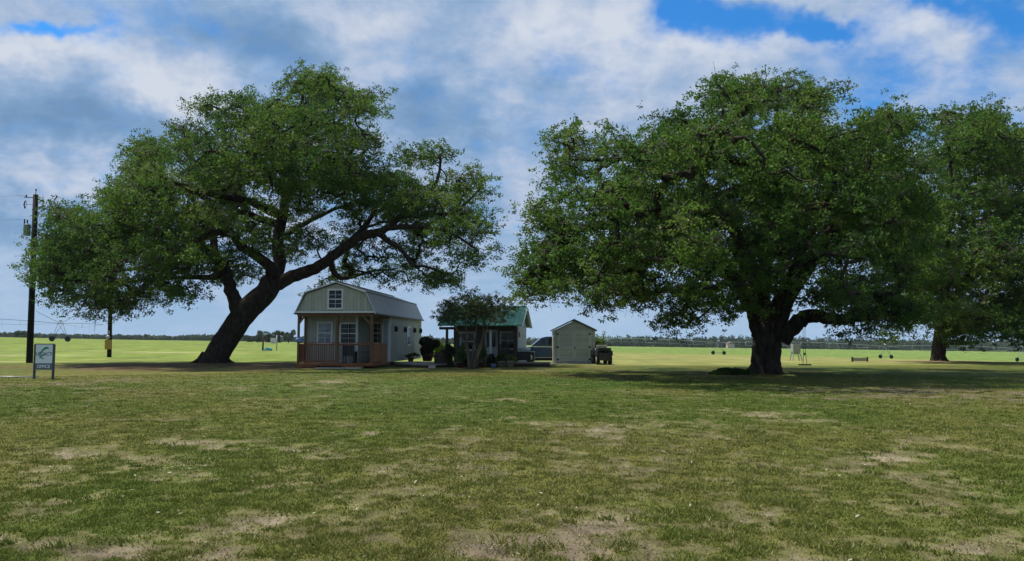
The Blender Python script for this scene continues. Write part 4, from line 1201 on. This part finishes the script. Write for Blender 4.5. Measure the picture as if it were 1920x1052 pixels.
# orange beach umbrella / canopy seen beyond
M['orange'] = surf('faded_orange_cloth', (.62, .13, .06), rough=.8, var=.35, scale=5)
q = (X(808, 72), 72, Gz(X(808, 72), 72))
t = thing('orange_parasol', 'small faded orange parasol out in the sunny field beyond the cabin corner', 'parasol', q)
MB().lathe([(.95, 1.02), (.70, 1.28), (.30, 1.50), (.02, 1.58), (.0, 1.56), (.29, 1.46), (.68, 1.25), (.92, 1.02)], 10, smooth=False).build('canopy', M['orange'], t)
MB().tube([(0, 0, 0), (0, 0, 1.55)], .025, 8).build('pole', M['galv'], t)
# ---------------------------------------------------------------- shed
M['shed'] = surf('cream_green_panel', (.40, .41, .35), rough=.65, var=.10, scale=2, grooves=(.13, (0, 0, 1)), gcol=.90, dirt=.10)
M['shed_trim'] = surf('cream_green_trim', (.46, .47, .40), rough=.6, var=.10, scale=4, dirt=.08)
M['shingle'] = surf('dark_green_grey_shingle', (.10, .125, .125), rough=.9, var=.3, scale=14, grooves=(.14, (0, 1, 0)), gcol=.7, bump=.4)
DS = 53.5
shed = thing('garden_shed', 'pale cream-green garden shed with a gable roof and double doors', 'shed', (X(1076.5, DS), DS, 0), R(-1.5))
hw = 39 * DS / F
hw2 = 42.5 * DS / F
m = MB(); m.prism([(-hw, .10), (hw, .10), (hw, 2.20), (0, 2.86), (-hw, 2.20)], 'y', 0, 3.0); m.build('wall', M['shed'], shed)
m = MB(); m.prism([(-hw2, 2.17), (0, 2.90), (hw2, 2.17), (hw2, 2.26), (0, 2.99), (-hw2, 2.26)], 'y', -.16, 3.15); m.build('roof', M['shingle'], shed)
m = MB()
m.box(-hw - .01, -hw + .09, -.025, .03, .10, 2.22); m.box(hw - .09, hw + .01, -.025, .03, .10, 2.22)
m.box(-hw - .02, hw + .02, -.02, .02, .06, .15); m.build('corner_trim', M['shed_trim'], shed)
m = MB(); m.box(-1.16, 1.16, -.034, -.003, 2.10, 2.20); m.box(-1.16, -1.07, -.034, -.003, .155, 2.10); m.box(1.07, 1.16, -.034, -.003, .155, 2.10); m.build('door_frame', M['shed_trim'], shed)
for s in (-1, 1):
    a, b = (-1.065, -.012) if s < 0 else (.012, 1.065)
    dr = MB().box(a, b, -.028, -.002, .17, 2.09).build('door', M['shed'], shed)
    m = MB()
    m.box(a, b, -.062, -.029, 1.98, 2.09); m.box(a, b, -.062, -.029, 1.02, 1.15); m.box(a, b, -.062, -.029, .17, .28)
    m.box(a, a + .11, -.060, -.029, .28, 1.98); m.box(b - .11, b, -.060, -.029, .28, 1.98)
    m.build('rail', M['shed_trim'], dr)
    for z in (.30, 1.12, 1.98):
        x = s * 1.06; MB().box(x - .11, x + .04, -.075, -.064, z - .045, z + .045).build('hinge', M['black'], dr)
MB().box(.03, .07, -.10, -.063, 1.0, 1.16).build('handle', M['black'], shed)
m = MB()
for x in (-1.2, -.4, .4, 1.2): m.box(x - .1, x + .1, .1, 2.9, 0, .098)
m.build('skid', M['darkwood'], shed)
o = MB().box(-1.5, 1.75, -.55, .05, .0, .05).build('concrete_pad', M['stone'], bevel=.01); o.location = (X(1076.5, DS), DS - .1, .0); tag(o, 'thin pale concrete pad in front of the shed doors', 'concrete pad')

# feathery shrub behind the shed
DQ = 58.5
t = thing('shrub', 'feathery pale green shrub standing behind the shed corner', 'shrub', (X(1124, DQ), DQ, Gz(X(1124, DQ), DQ)))
m = MB(); pts = []
for k in range(16):
    a = random.uniform(0, 6.28); l = random.uniform(1.3, 2.1); sp = random.uniform(.15, .6)
    e = Vector((math.cos(a) * sp, math.sin(a) * sp, l)); m.tube([(0, 0, -.05), e * .5 + Vector((0, 0, .1)), e], [.02, .014, .006], 5)
    for i in range(150):
        q = random.uniform(.25, 1.05); pts.append(tuple(e * q + Vector((random.gauss(0, .09), random.gauss(0, .09), random.gauss(0, .09)))))
m.build('stem', M['bark'], t); pts = np.array(pts)
leaf_mesh('foliage', pts, np.tile([0, 0, .9], (len(pts), 1)), np.full(len(pts), .17), np.full(len(pts), .06), RNG.normal(.45, .2, len(pts)), M['bright_leaf'], t)

# ---------------------------------------------------------------- utility vehicle by the shed
DV = 52.5
M['cream'] = surf('cream_vinyl', (.50, .45, .33), rough=.6, var=.2)
M['darkpaint'] = surf('dark_body_paint', (.022, .024, .028), rough=.35, spec=.5, var=.3)
t = thing('utility_vehicle', 'dark four-wheeled utility vehicle with a cream seat beside the shed', 'utility vehicle', (X(1127.5, DV), DV, 0), R(188)); t.scale = (.84, .9, 1.16)
m = MB(); m.prism([(-.98, .24), (.95, .24), (1.0, .62), (.78, .74), (.30, .76), (.15, .55), (-.30, .55), (-.42, .92), (-.92, .86)], 'x', -.44, .44); m.build('body', M['darkpaint'], t, bevel=.03)
for s in (-1, 1):
    for y in (-.66, .66):
        m = MB(); m.prism([(y - .38, .50), (y + .38, .50), (y + .30, .78), (y - .30, .78)], 'x', s * .33, s * .62); m.build('fender', M['darkpaint'], t, bevel=.02)
        wl = MB().lathe([(.10, -.11), (.27, -.11), (.30, -.07), (.30, .07), (.27, .11), (.10, .11)], 20, (s * .48, y, .30), 'x').build('wheel', M['rubber'], t)
        MB().lathe([(.0, -.115), (.14, -.115), (.15, 0), (.14, .115), (0, .115)], 14, (s * .48, y, .30), 'x').build('rim', M['galv'], wl)
MB().box(-.40, .40, -.50, .06, .79, .90).build('seat', M['cream'], t, bevel=.04)
MB().box(-.40, .40, .06, .16, .80, 1.08).build('backrest', M['cream'], t, bevel=.03)
m = MB(); m.tube([(0, -.70, .72), (0, -.58, 1.02)], .025, 8); m.lathe([(.165, -.015), (.19, -.015), (.19, .015), (.165, .015)], 18, (0, -.56, 1.05)); m.build('steering_wheel', M['black'], t)
MB().box(-.50, .50, .20, .98, .785, .93).build('cargo_box', M['darkpaint'], t)
MB().box(-.30, -.14, -.97, -.945, .52, .62).build('headlight', M['pale_steel'], t); MB().box(.14, .30, -.97, -.945, .52, .62).build('headlight', M['pale_steel'], t)

# ---------------------------------------------------------------- dark blue pickup-like wagon behind the cabin and shed
DT = 57.0
M['blue_paint'] = surf('dark_blue_paint', (.020, .045, .105), rough=.22, spec=.6, var=.15, scale=2)
M['tint'] = surf('tinted_glass', (.012, .03, .036), rough=.05, spec=.7, var=.2)
tk = thing('parked_truck', 'dark blue truck parked behind the shed and the green-roofed cabin', 'truck', (X(975, DT) - .35, DT, Gz(X(1000, DT), DT)), 0)
# profile in x,z: nose at x=0, tail at 5.6
body = [(0.05, .48), (.02, .78), (.12, 1.02), (1.25, 1.14), (5.45, 1.16), (5.62, 1.0), (5.62, .52), (5.3, .40), (.4, .40)]
body = [(x, z if z > .6 else z - .06) for x, z in body]
m = MB(); m.prism(body, 'y', -.98, .98); bd = m.build('body', M['blue_paint'], tk, bevel=.06)
MB().box(.5, 5.3, -.80, .80, .16, .42).build('underbody', M['black'], tk)
cabp = [(1.15, 1.17), (1.86, 1.76), (2.2, 1.84), (4.4, 1.84), (4.75, 1.74), (5.25, 1.17)]
m = MB(); vs = []
for y, s in ((-.92, 1), (.92, 1)):
    for x, z in cabp:
        k = (z - 1.17) / .67; vs.append((x, y * (1 - .16 * k), z))
nn = len(cabp); fs = [tuple(range(nn)), tuple(range(2 * nn - 1, nn - 1, -1))] + [(i, i + nn, (i + 1) % nn + nn, (i + 1) % nn) for i in range(nn)]
m.add(vs, fs); m.build('cab', M['blue_paint'], tk, bevel=.04)


def cabside(x, z, side, o=.012):
    k = (z - 1.17) / .67; return (x, side * (.92 * (1 - .16 * k) + o), z)


for side in (-1, 1):
    for poly in ([(1.55, 1.22), (2.02, 1.68), (2.72, 1.74), (2.72, 1.22)], [(2.84, 1.22), (2.84, 1.74), (3.72, 1.74), (3.72, 1.22)], [(3.84, 1.22), (3.84, 1.74), (4.48, 1.70), (4.86, 1.22)]):
        m = MB(); a = [cabside(x, z, side) for x, z in poly]; b = [cabside(x, z, side, .004) for x, z in poly]; k = len(a)
        m.add(a + b, [tuple(range(k)), tuple(range(2 * k - 1, k - 1, -1))] + [(i, i + k, (i + 1) % k + k, (i + 1) % k) for i in range(k)])
        m.build('window', M['tint'], tk)
    m = MB(); m.box(1.3, 5.3, side * .985 - .012, side * .985 + .012, 1.09, 1.125); m.build('belt_trim', M['pale_steel'], tk)
    m = MB(); m.box(1.35, 4.1, side * 1.0 - .06, side * 1.0 + .06, .36, .42); m.build('running_board', M['galv'], tk)
    MB().box(1.62, 1.82, side * 1.10 - .10, side * 1.10 + .10, 1.18, 1.36).build('mirror', M['blue_paint'], tk, bevel=.03)
    for x in (2.55, 3.55): MB().box(x, x + .2, side * .99 - .02, side * .99 + .02, .98, 1.03).build('door_handle', M['galv'], tk)
    for x in (1.0, 4.5):
        wl = MB().lathe([(.2, -.13), (.37, -.13), (.40, -.08), (.40, .08), (.37, .13), (.2, .13)], 24, (x, side * .88, .40), 'y').build('wheel', M['rubber'], tk)
        MB().lathe([(0, -.135), (.22, -.135), (.25, -.10), (.25, .10), (.22, .135), (0, .135)], 18, (x, side * .88, .40), 'y').build('rim', M['galv'], wl)
    MB().box(-.02, .10, side * .70 - .2, side * .70 + .2, .80, .96).build('headlight', M['pale_steel'], tk, bevel=.02)
m = MB(); a = [(1.21, -.80, 1.21), (1.21, .80, 1.21), (1.84, .68, 1.735), (1.84, -.68, 1.735)]; dv = Vector((-.04, 0, .045)); a = [Vector(p) + dv * .35 for p in a]; b = [p + dv * .3 for p in a]
m.add(a + b, [(0, 1, 2, 3), (7, 6, 5, 4), (0, 4, 5, 1), (1, 5, 6, 2), (2, 6, 7, 3), (3, 7, 4, 0)]); m.build('windscreen', surf('bright_windscreen', (.35, .42, .46), rough=.08, spec=.8, var=.1), tk)
m = MB(); m.box(-.03, .06, -.45, .45, .66, .90); m.build('grille', M['galv'], tk)

# ---------------------------------------------------------------- office sign
DG = 32.2
sx = DG / F
sg = thing('office_sign', 'white office sign with a green leaf emblem on two dark posts', 'sign', (X(84, DG), DG, 0), R(-6))
M['signwhite'] = surf('sign_white', (.66, .70, .72), rough=.45, var=.06, scale=3)
M['signslate'] = surf('sign_slate', (.10, .135, .165), rough=.5, var=.1)
M['signgreen'] = surf('sign_green', (.02, .26, .08), rough=.5, var=.1)
M['signpost'] = surf('sign_post_slate', (.06, .075, .085), rough=.6, var=.25)
M['signtext'] = surf('sign_text_slate', (.08, .12, .16), rough=.5, var=.05)
zt = 1.5 - 6 * sx; zm = 1.5 - 41 * sx; zb = 1.5 - 53 * sx
MB().box(-.36, .36, -.012, .012, zm + .004, zt).build('panel', M['signwhite'], sg)
MB().box(-.37, .37, -.011, .013, zb, zm).build('lower_panel', M['signslate'], sg)
for s in (-1, 1): MB().box(s * .40 - .035, s * .40 + .035, -.02, .05, -.1, zt + .02).build('post', M['signpost'], sg)
MB().box(-.365, .365, -.018, .04, zt + .001, zt + .03).build('top_bar', M['signpost'], sg)


def lettering(txt, size, mat, parent, loc, name, bold=.0):
    cu = bpy.data.curves.new(name, 'FONT'); cu.body = txt; cu.size = size; cu.align_x = 'CENTER'; cu.align_y = 'CENTER'; cu.extrude = .003; cu.offset = bold
    o = bpy.data.objects.new(name + '_tmp', cu); COL.objects.link(o)
    bpy.context.view_layer.update()
    me = bpy.data.meshes.new_from_object(o.evaluated_get(bpy.context.evaluated_depsgraph_get()))
    bpy.data.objects.remove(o, do_unlink=True)
    me.materials.clear()
    r = link(name, me, mat, parent); r.location = loc; r.rotation_euler = (R(90), 0, 0)
    return r


zc = (zt + zm) / 2
lettering('OFFICE', .175, surf('sign_letter_white', (.70, .74, .76), var=.03), sg, (0, -.017, (zb + zm) / 2), 'lettering', .003)
lettering('LEGACY', .19, M['signtext'], sg, (0, -.016, zc + .0), 'lettering', .003)
lf = [(-.20, -.04), (-.16, .06), (-.09, .16), (-.01, .24), (.08, .285), (.15, .275), (.21, .20), (.13, .205), (.05, .185), (-.03, .135), (-.10, .06), (-.15, -.01)]
lf2 = [(-.21, -.12), (-.12, -.055), (-.02, -.035), (.05, -.05), (-.03, -.075), (-.12, -.10), (-.10, -.13), (-.02, -.17), (.02, -.21), (-.07, -.19), (-.15, -.16)]
m = MB(); m.prism([(x, z + zc) for x, z in lf], 'y', -.026, -.0125); m.prism([(x, z + zc) for x, z in lf2], 'y', -.0255, -.0125); m.build('leaf_emblem', M['signgreen'], sg)

# pale pipe lying in the grass by the sign
o = MB().tube([(0, 0, 0), (1.3, .02, .005), (2.6, .0, 0)], .022, 8).build('pipe', M['galv']); o.location = (X(-45, 33.5), 33.5, .035); tag(o, 'pale thin pipe lying in the grass near the office sign', 'pipe')

# ---------------------------------------------------------------- utility poles
M['polewood'] = surf('creosoted_pole', (.009, .008, .008), rough=.9, var=.4, scale=5, stretch=(1, 1, .15), bump=.4)
DP = 56.0
pb = (X(57, DP), DP)
pole = thing('utility_pole', 'tall black utility pole carrying a grey transformer can', 'utility pole', (pb[0], pb[1], 0))
s_ = DP / F


def zp(py, d=DP): return P(0, py, d).z


topx = P(67, 365, DP).x - pb[0]
ht = zp(365)
MB().tube([(0, 0, -.3), (topx * .5, 0, ht * .5), (topx, 0, ht)], [.215, .19, .165], 12).build('pole', M['polewood'], pole)
m = MB(); m.tube([(topx, -.02, ht), (topx + .02, -.02, ht + .30)], .025, 6); m.lathe([(.03, ht + .25), (.06, ht + .28), (.03, ht + .32), (.06, ht + .36), (.02, ht + .42)], 10, (topx + .02, -.02, 0)); m.build('insulator', M['black'], pole)
for a, b in (((-.15, 6), (-.62, 5.4)), ((.12, 8), (.55, 15))):
    pass
m = MB(); m.beam((topx - .10, -.1, ht - .22), (topx - .75, -.1, ht - .20), .05); m.lathe([(.03, 0), (.06, .05), (.03, .09), (.06, .13), (.02, .2)], 10, (topx - .60, -.1, ht - .2)); m.build('bracket', M['black'], pole)
m = MB(); m.beam((topx + .10, -.1, ht - .30), (topx + .58, -.1, ht - .47), .06); m.build('bracket', M['black'], pole)
m = MB(); m.beam((topx - .10, -.1, ht - .73), (topx - .66, -.1, ht - .73), .02); m.tube([(topx - .66, -.1, ht - .45), (topx - .72, -.12, ht - .75), (topx - .63, -.12, ht - 1.0)], .045, 8); m.tube([(topx - .62, -.1, ht - .42), (topx - .55, -.1, ht - .7), (topx - .62, -.1, ht - 1.0)], .015, 6); m.build('cutout_fuse', M['black'], pole)
tz = zp(442); tx = P(51.5, 420, DP).x - pb[0]
tr = MB().lathe([(.0, tz), (.20, tz), (.225, tz + .04), (.225, tz + .72), (.24, tz + .73), (.24, tz + .78), (.12, tz + .83), (0, tz + .84)], 18, (tx, -.02, 0)).build('transformer', surf('transformer_grey', (.26, .31, .34), rough=.5, var=.12), pole)
m = MB(); m.lathe([(.03, tz + .80), (.06, tz + .88), (.03, tz + .95), (.06, tz + 1.02), (.02, tz + 1.16)], 10, (tx, -.02, 0)); m.lathe([(.03, tz + .80), (.055, tz + .95), (.03, tz + 1.02), (.055, tz + 1.1), (.02, tz + 1.2)], 10, (tx - .2, -.02, 0)); m.build('bushing', M['black'], tr)
m = MB(); m.beam((tx + .2, -.02, tz + .25), (topx * .8, 0, tz + .25), .06); m.beam((tx + .2, -.02, tz + .6), (topx * .85, 0, tz + .6), .06); m.build('mount', M['black'], tr)
# wires
M['wire'] = surf('wire', (.03, .03, .035), rough=.6)


def wire(a, b, sag, label, r=.007):
    a = Vector(a); b = Vector(b); pts = []
    for i in range(17):
        t = i / 16; p = a.lerp(b, t); p.z -= sag * 4 * t * (1 - t); pts.append(p)
    o = MB().tube(pts, r, 5).build('overhead_wire', M['wire']); tag(o, label, 'wire')


A0 = Vector((pb[0] + topx - .70, DP - .1, ht - .05)); wire(A0, (-75, 62, ht + 1.2), .6, 'upper overhead wire running off from the pole top')
A1 = Vector((pb[0] + tx, DP, tz + 1.16)); wire(A1, (-75, 62, tz + 2.6), .5, 'lower overhead wire running off from the transformer can')
DP2 = 71.0
p2 = (X(206, DP2), DP2); z2 = Gz(*p2)
p2t = thing('utility_pole', 'thinner brown utility pole with a yellow meter box half hidden by the oak', 'utility pole', (*p2, z2))
h2 = P(0, 420, DP2).z - z2
tx2 = P(211, 420, DP2).x - p2[0]
MB().tube([(0, 0, -.3), (tx2 * .5, 0, h2 * .5), (tx2, 0, h2)], [.19, .165, .14], 12).build('pole', M['polewood'], p2t)
zc2 = P(0, 655, DP2).z - z2; zd2 = P(0, 637, DP2).z - z2
MB().box(-.27, .23, -.36, -.17, zc2, zd2).build('meter_box', surf('ochre_box', (.42, .25, .05), rough=.6, var=.2), p2t, bevel=.02)
m = MB(); m.lathe([(.16, -.2), (.17, -.1), (.14, 0), (0, .0)], 14, (-.02, -.20, zd2 + .22), 'y'); m.tube([(0, -.2, zd2), (0, -.2, zd2 + .8)], .035, 6); m.build('meter', M['galv'], p2t)
wire((p2[0] + tx2, DP2, z2 + h2 - .3), (pb[0] + topx, DP + .1, ht - .35), .35, 'overhead wire strung between the two poles behind the leaves')

# ---------------------------------------------------------------- basketball posts in the field
DB = 115.0
zb_ = lambda px: Gz(X(px, DB), DB)
t = thing('basketball_hoop', 'thin post with a white basketball backboard far out in the field', 'basketball hoop', (X(519, DB), DB, zb_(519)))
hp = P(0, 629, DB).z - zb_(519)
MB().tube([(0, 0, -.2), (0, 0, hp)], .075, 8).build('post', M['galv'], t)
MB().box(-.85, -.08, -.16, -.12, hp - 1.15, hp - .35).build('backboard', M['pale_steel'], t)
MB().lathe([(.21, 0), (.24, 0), (.24, .03), (.21, .03)], 16, (-.46, -.42, hp - .95)).build('hoop', M['orange'], t)
t = tag(MB().tube([(0, 0, -.2), (.05, 0, P(0, 627, DB).z - zb_(493))], [.13, .10], 8).build('wooden_post', M['darkwood']), 'dark bare wooden post out in the field beside the basketball hoop', 'post'); t.location = (X(493, DB), DB, zb_(493))
m = MB(); m.lathe([(.62, 0), (.60, .25), (.36, .48), (.30, .50), (.0, .52)], 14); o = m.build('tarpaulin_heap', surf('teal_tarp', (.08, .30, .34), rough=.6, var=.3, scale=4)); o.location = (X(503, DB), DB, zb_(503)); o.scale = (1, .8, .85)
tag(o, 'small teal tarpaulin-covered heap between the two field posts', 'tarpaulin')

# ---------------------------------------------------------------- feeder box, swing, low rail
DF = 72.0
zf = Gz(X(1491, DF), DF)
t = thing('feeder_box', 'pale grey box raised on splayed legs beyond the broad oak', 'feeder', (X(1491.5, DF), DF, zf))
z0 = P(0, 660, DF).z - zf; z1 = P(0, 645, DF).z - zf
MB().box(-.33, .33, -.3, .3, z0, z1).build('box', M['galv'], t, bevel=.02)
MB().prism([(-.22, z0 - .20), (.22, z0 - .20), (.30, z0 - .002), (-.30, z0 - .002)], 'y', -.2, .2).build('hopper', M['galv'], t)
for sx in (-1, 1):
    for sy in (-1, 1): MB().beam((sx * .26, sy * .24, z0 - .004), (sx * .44, sy * .36, -.05), .06).build('leg', M['galv'], t)
DW = 40.0
t = thing('rope_swing', 'rope swing with a round disc seat hanging from the low oak limb', 'swing', (X(1508, DW), DW, 0))
zs = P(0, 685, DW).z; zt_ = P(0, 606, DW).z
MB().lathe([(.0, zs), (.30, zs), (.31, zs + .03), (.30, zs + .06), (0, zs + .06)], 18).build('seat', M['darkwood'], t)
m = MB()
m.tube([(-.10, 0, zs + .06), (-.05, 0, zs + .55)], .014, 5); m.tube([(.10, 0, zs + .06), (.05, 0, zs + .55)], .014, 5)
m.tube([(-.05, 0, zs + .55), (-.05, 0, zt_)], .011, 5); m.tube([(.05, 0, zs + .55), (.05, 0, zt_)], .011, 5); m.lathe([(.0, zs + .50), (.07, zs + .53), (.07, zs + .60), (0, zs + .64)], 8)
m.build('rope', surf('rope', (.16, .12, .08), rough=.95, var=.3), t)
DL = 62.0
t = thing('low_rail', 'low pale rail between two short dark posts on the sunny turf', 'rail', (X(1611, DL), DL, Gz(X(1611, DL), DL)))
for s in (-1, 1): MB().box(s * .58 - .05, s * .58 + .05, -.05, .05, -.1, .36).build('post', M['darkwood'], t)
MB().box(-.53, .53, -.03, .03, .05, .30).build('board', M['stone'], t)

# ---------------------------------------------------------------- irrigation arms
def pivot(label, towers, hpipe, trav, bow=.9, lead=14, tail=14, mat='galv', wheel=.62, first_x=True, dropn=9):
    t = thing('irrigation_arm', label, 'irrigation arm', (0, 0, 0), group='irrigation arms across the field')
    T = [Vector((x, y, Gz(x, y))) for x, y in towers]
    d0 = (T[1] - T[0]).normalized(); d1 = (T[-1] - T[-2]).normalized()
    up = Vector((0, 0, 1)); hz_ = Vector((0, 0, hpipe))
    e0 = T[0] - d0 * lead; e0.z = Gz(e0.x, e0.y); e1 = T[-1] + d1 * tail; e1.z = Gz(e1.x, e1.y)
    stops = [e0] + T + [e1]
    for a, b in zip(stops[:-1], stops[1:]):
        m = MB(); a_, b_ = a + hz_, b + hz_; ln = (b_ - a_).length; seg = 12
        pts = [a_.lerp(b_, i / seg) + up * bow * 4 * (i / seg) * (1 - i / seg) * min(1, ln / 45) for i in range(seg + 1)]
        m.tube(pts, .05, 6)
        # truss below
        dn = (b_ - a_).normalized(); sd = dn.cross(up).normalized(); k = max(2, int(ln / 7)); prev = None
        for s in (-1, 1):
            prev = a_ + (b_ - a_) * .02
            for i in range(1, k):
                f = i / k; pp = a_.lerp(b_, f) + up * bow * 4 * f * (1 - f) * min(1, ln / 45)
                q = pp - up * 1.05 + sd * s * .75
                m.tube([pp, q], .03, 4); m.tube([prev, q], .013, 4); prev = q
            m.tube([prev, b_], .018, 4)
        for i in range(1, k):
            f = i / k; pp = a_.lerp(b_, f) + up * bow * 4 * f * (1 - f) * min(1, ln / 45) - up * 1.05
            m.tube([pp + sd * .75, pp - sd * .75], .022, 4)
        m.build('span', M[mat], t)
        nd = max(3, int(ln / 50 * dropn)); m = MB()
        for i in range(1, nd):
            f = i / nd; pp = a_.lerp(b_, f) + up * bow * 4 * f * (1 - f) * min(1, ln / 45)
            m.tube([pp, pp - up * (hpipe * .55)], .016, 4)
        m.build('drop_hose', M[mat], t)
    tv = Vector(trav).normalized()
    for p in T:
        m = MB(); f1 = p + tv * 1.75; f2 = p - tv * 1.75; top = p + hz_
        f1.z = Gz(f1.x, f1.y); f2.z = Gz(f2.x, f2.y)
        c1, c2_ = f1 + up * wheel, f2 + up * wheel
        dn = (T[1] - T[0]).normalized()
        for c in (c1, c2_):
            m.tube([c, top + dn * .5], .05, 5); m.tube([c, top - dn * .5], .05, 5)
        m.tube([c1, c2_], .07, 5)
        m.tube([top - up * .0, top + up * .5], .05, 5)
        tw = m.build('tower', M[mat], t)
        MB().box(-.3, .3, -.2, .2, -.15, .25).build('control_box', M['pale_steel'], tw).location = top + up * .55
        for c in (c1, c2_):
            mm = MB(); ax = tv.cross(up).normalized(); n_ = 18; prof = [(.25, -.14), (wheel - .06, -.15), (wheel, -.08), (wheel, .08), (wheel - .06, .15), (.25, .14)]
            vs = []
            for r_, h_ in prof:
                for k in range(n_):
                    a = 6.2832 * k / n_; vs.append(c + tv * (r_ * math.cos(a)) + up * (r_ * math.sin(a)) + ax * h_)
            fs = [(i * n_ + k, i * n_ + (k + 1) % n_, (i + 1) * n_ + (k + 1) % n_, (i + 1) * n_ + k) for i in range(5) for k in range(n_)]
            fs += [tuple(range(n_))[::-1], tuple(range(5 * n_, 6 * n_))]
            mm.add(vs, fs, False); mm.build('wheel', M['rubber'], tw)
    return t


DLP = 188.0
tL = (X(112, DLP), DLP)
M['arm_dark'] = surf('weathered_galvanised', (.15, .19, .21), rough=.5, metal=.3, var=.2)
ta = pivot('dark galvanised irrigation arm with two big wheels, out past the leaning oak', [(tL[0] - 34, DLP - 22), tL], 4.2, (1, .12, 0), .9, 6, 9, 'arm_dark', .66)
for nm, a, b in (('brace_rod', (-7.5, -3, 7.0), (0, 0, 4.2)), ('brace_rod', (7.0, 3, 7.2), (0, 0, 4.2))):
    a = Vector((tL[0] + a[0] * .55, DLP + a[1], Gz(*tL) + a[2])); b = Vector((tL[0], DLP, Gz(*tL) + b[2])); MB().tube([b, a], .05, 5).build(nm, M['arm_dark'], ta)
o = MB().lathe([(.0, 0), (.55, .05), (.65, .25), (.5, .42), (0, .48)], 12).build('tank', M['signgreen'], ta); o.location = (tL[0] + .3, DLP - .2, Gz(*tL) + 5.6); o.data.materials[0] = surf('teal_tank', (.05, .22, .22), rough=.5)
DRP = 243.0
M['arm_pale'] = surf('dull_steel', (.30, .36, .34), rough=.6, var=.15)
tw_ = [(X(1035, DRP + 12), DRP + 12), (X(1347, DRP), DRP), (X(1660, DRP - 6), DRP - 6), (X(1916, DRP - 14), DRP - 14), (X(2200, DRP - 20), DRP - 20)]
pivot('long pale irrigation arm spanning the field on wheeled towers beyond the oaks', tw_, 3.6, (1, .15, 0), .7, 20, 10, 'arm_pale', .58)

# far farm building
DH = 760.0
xh = X(1369, DH)
t = thing('farmhouse', 'tiny pinkish farmhouse among the trees on the horizon', 'farmhouse', (xh, DH, Gz(xh, DH)))
MB().box(-3.2, 3.2, -3, 3, 0, 4.0).build('wall', surf('pinkish_wall', (.50, .36, .32), var=.1), t)
MB().prism([(-3.6, 4.01), (3.6, 4.01), (0, 6.2)], 'y', -3.4, 3.4).build('roof', surf('brown_roof', (.16, .12, .11)), t)

# ---------------------------------------------------------------- the air
hm, nt, out = mat_new('air')
pv = N(nt, 'ShaderNodeVolumePrincipled'); pv.inputs['Density'].default_value = .00008; pv.inputs['Color'].default_value = (.80, .90, 1, 1)
nt.links.new(pv.outputs[0], out.inputs['Volume'])
hz_o = MB().box(-1400, 1400, -1400, 1400, float(V[:, 2].min()) - 1, 26).build('haze', hm)
tag(hz_o, 'thin bluish air over the whole field', 'haze', kind='stuff')
bpy.context.view_layer.update()
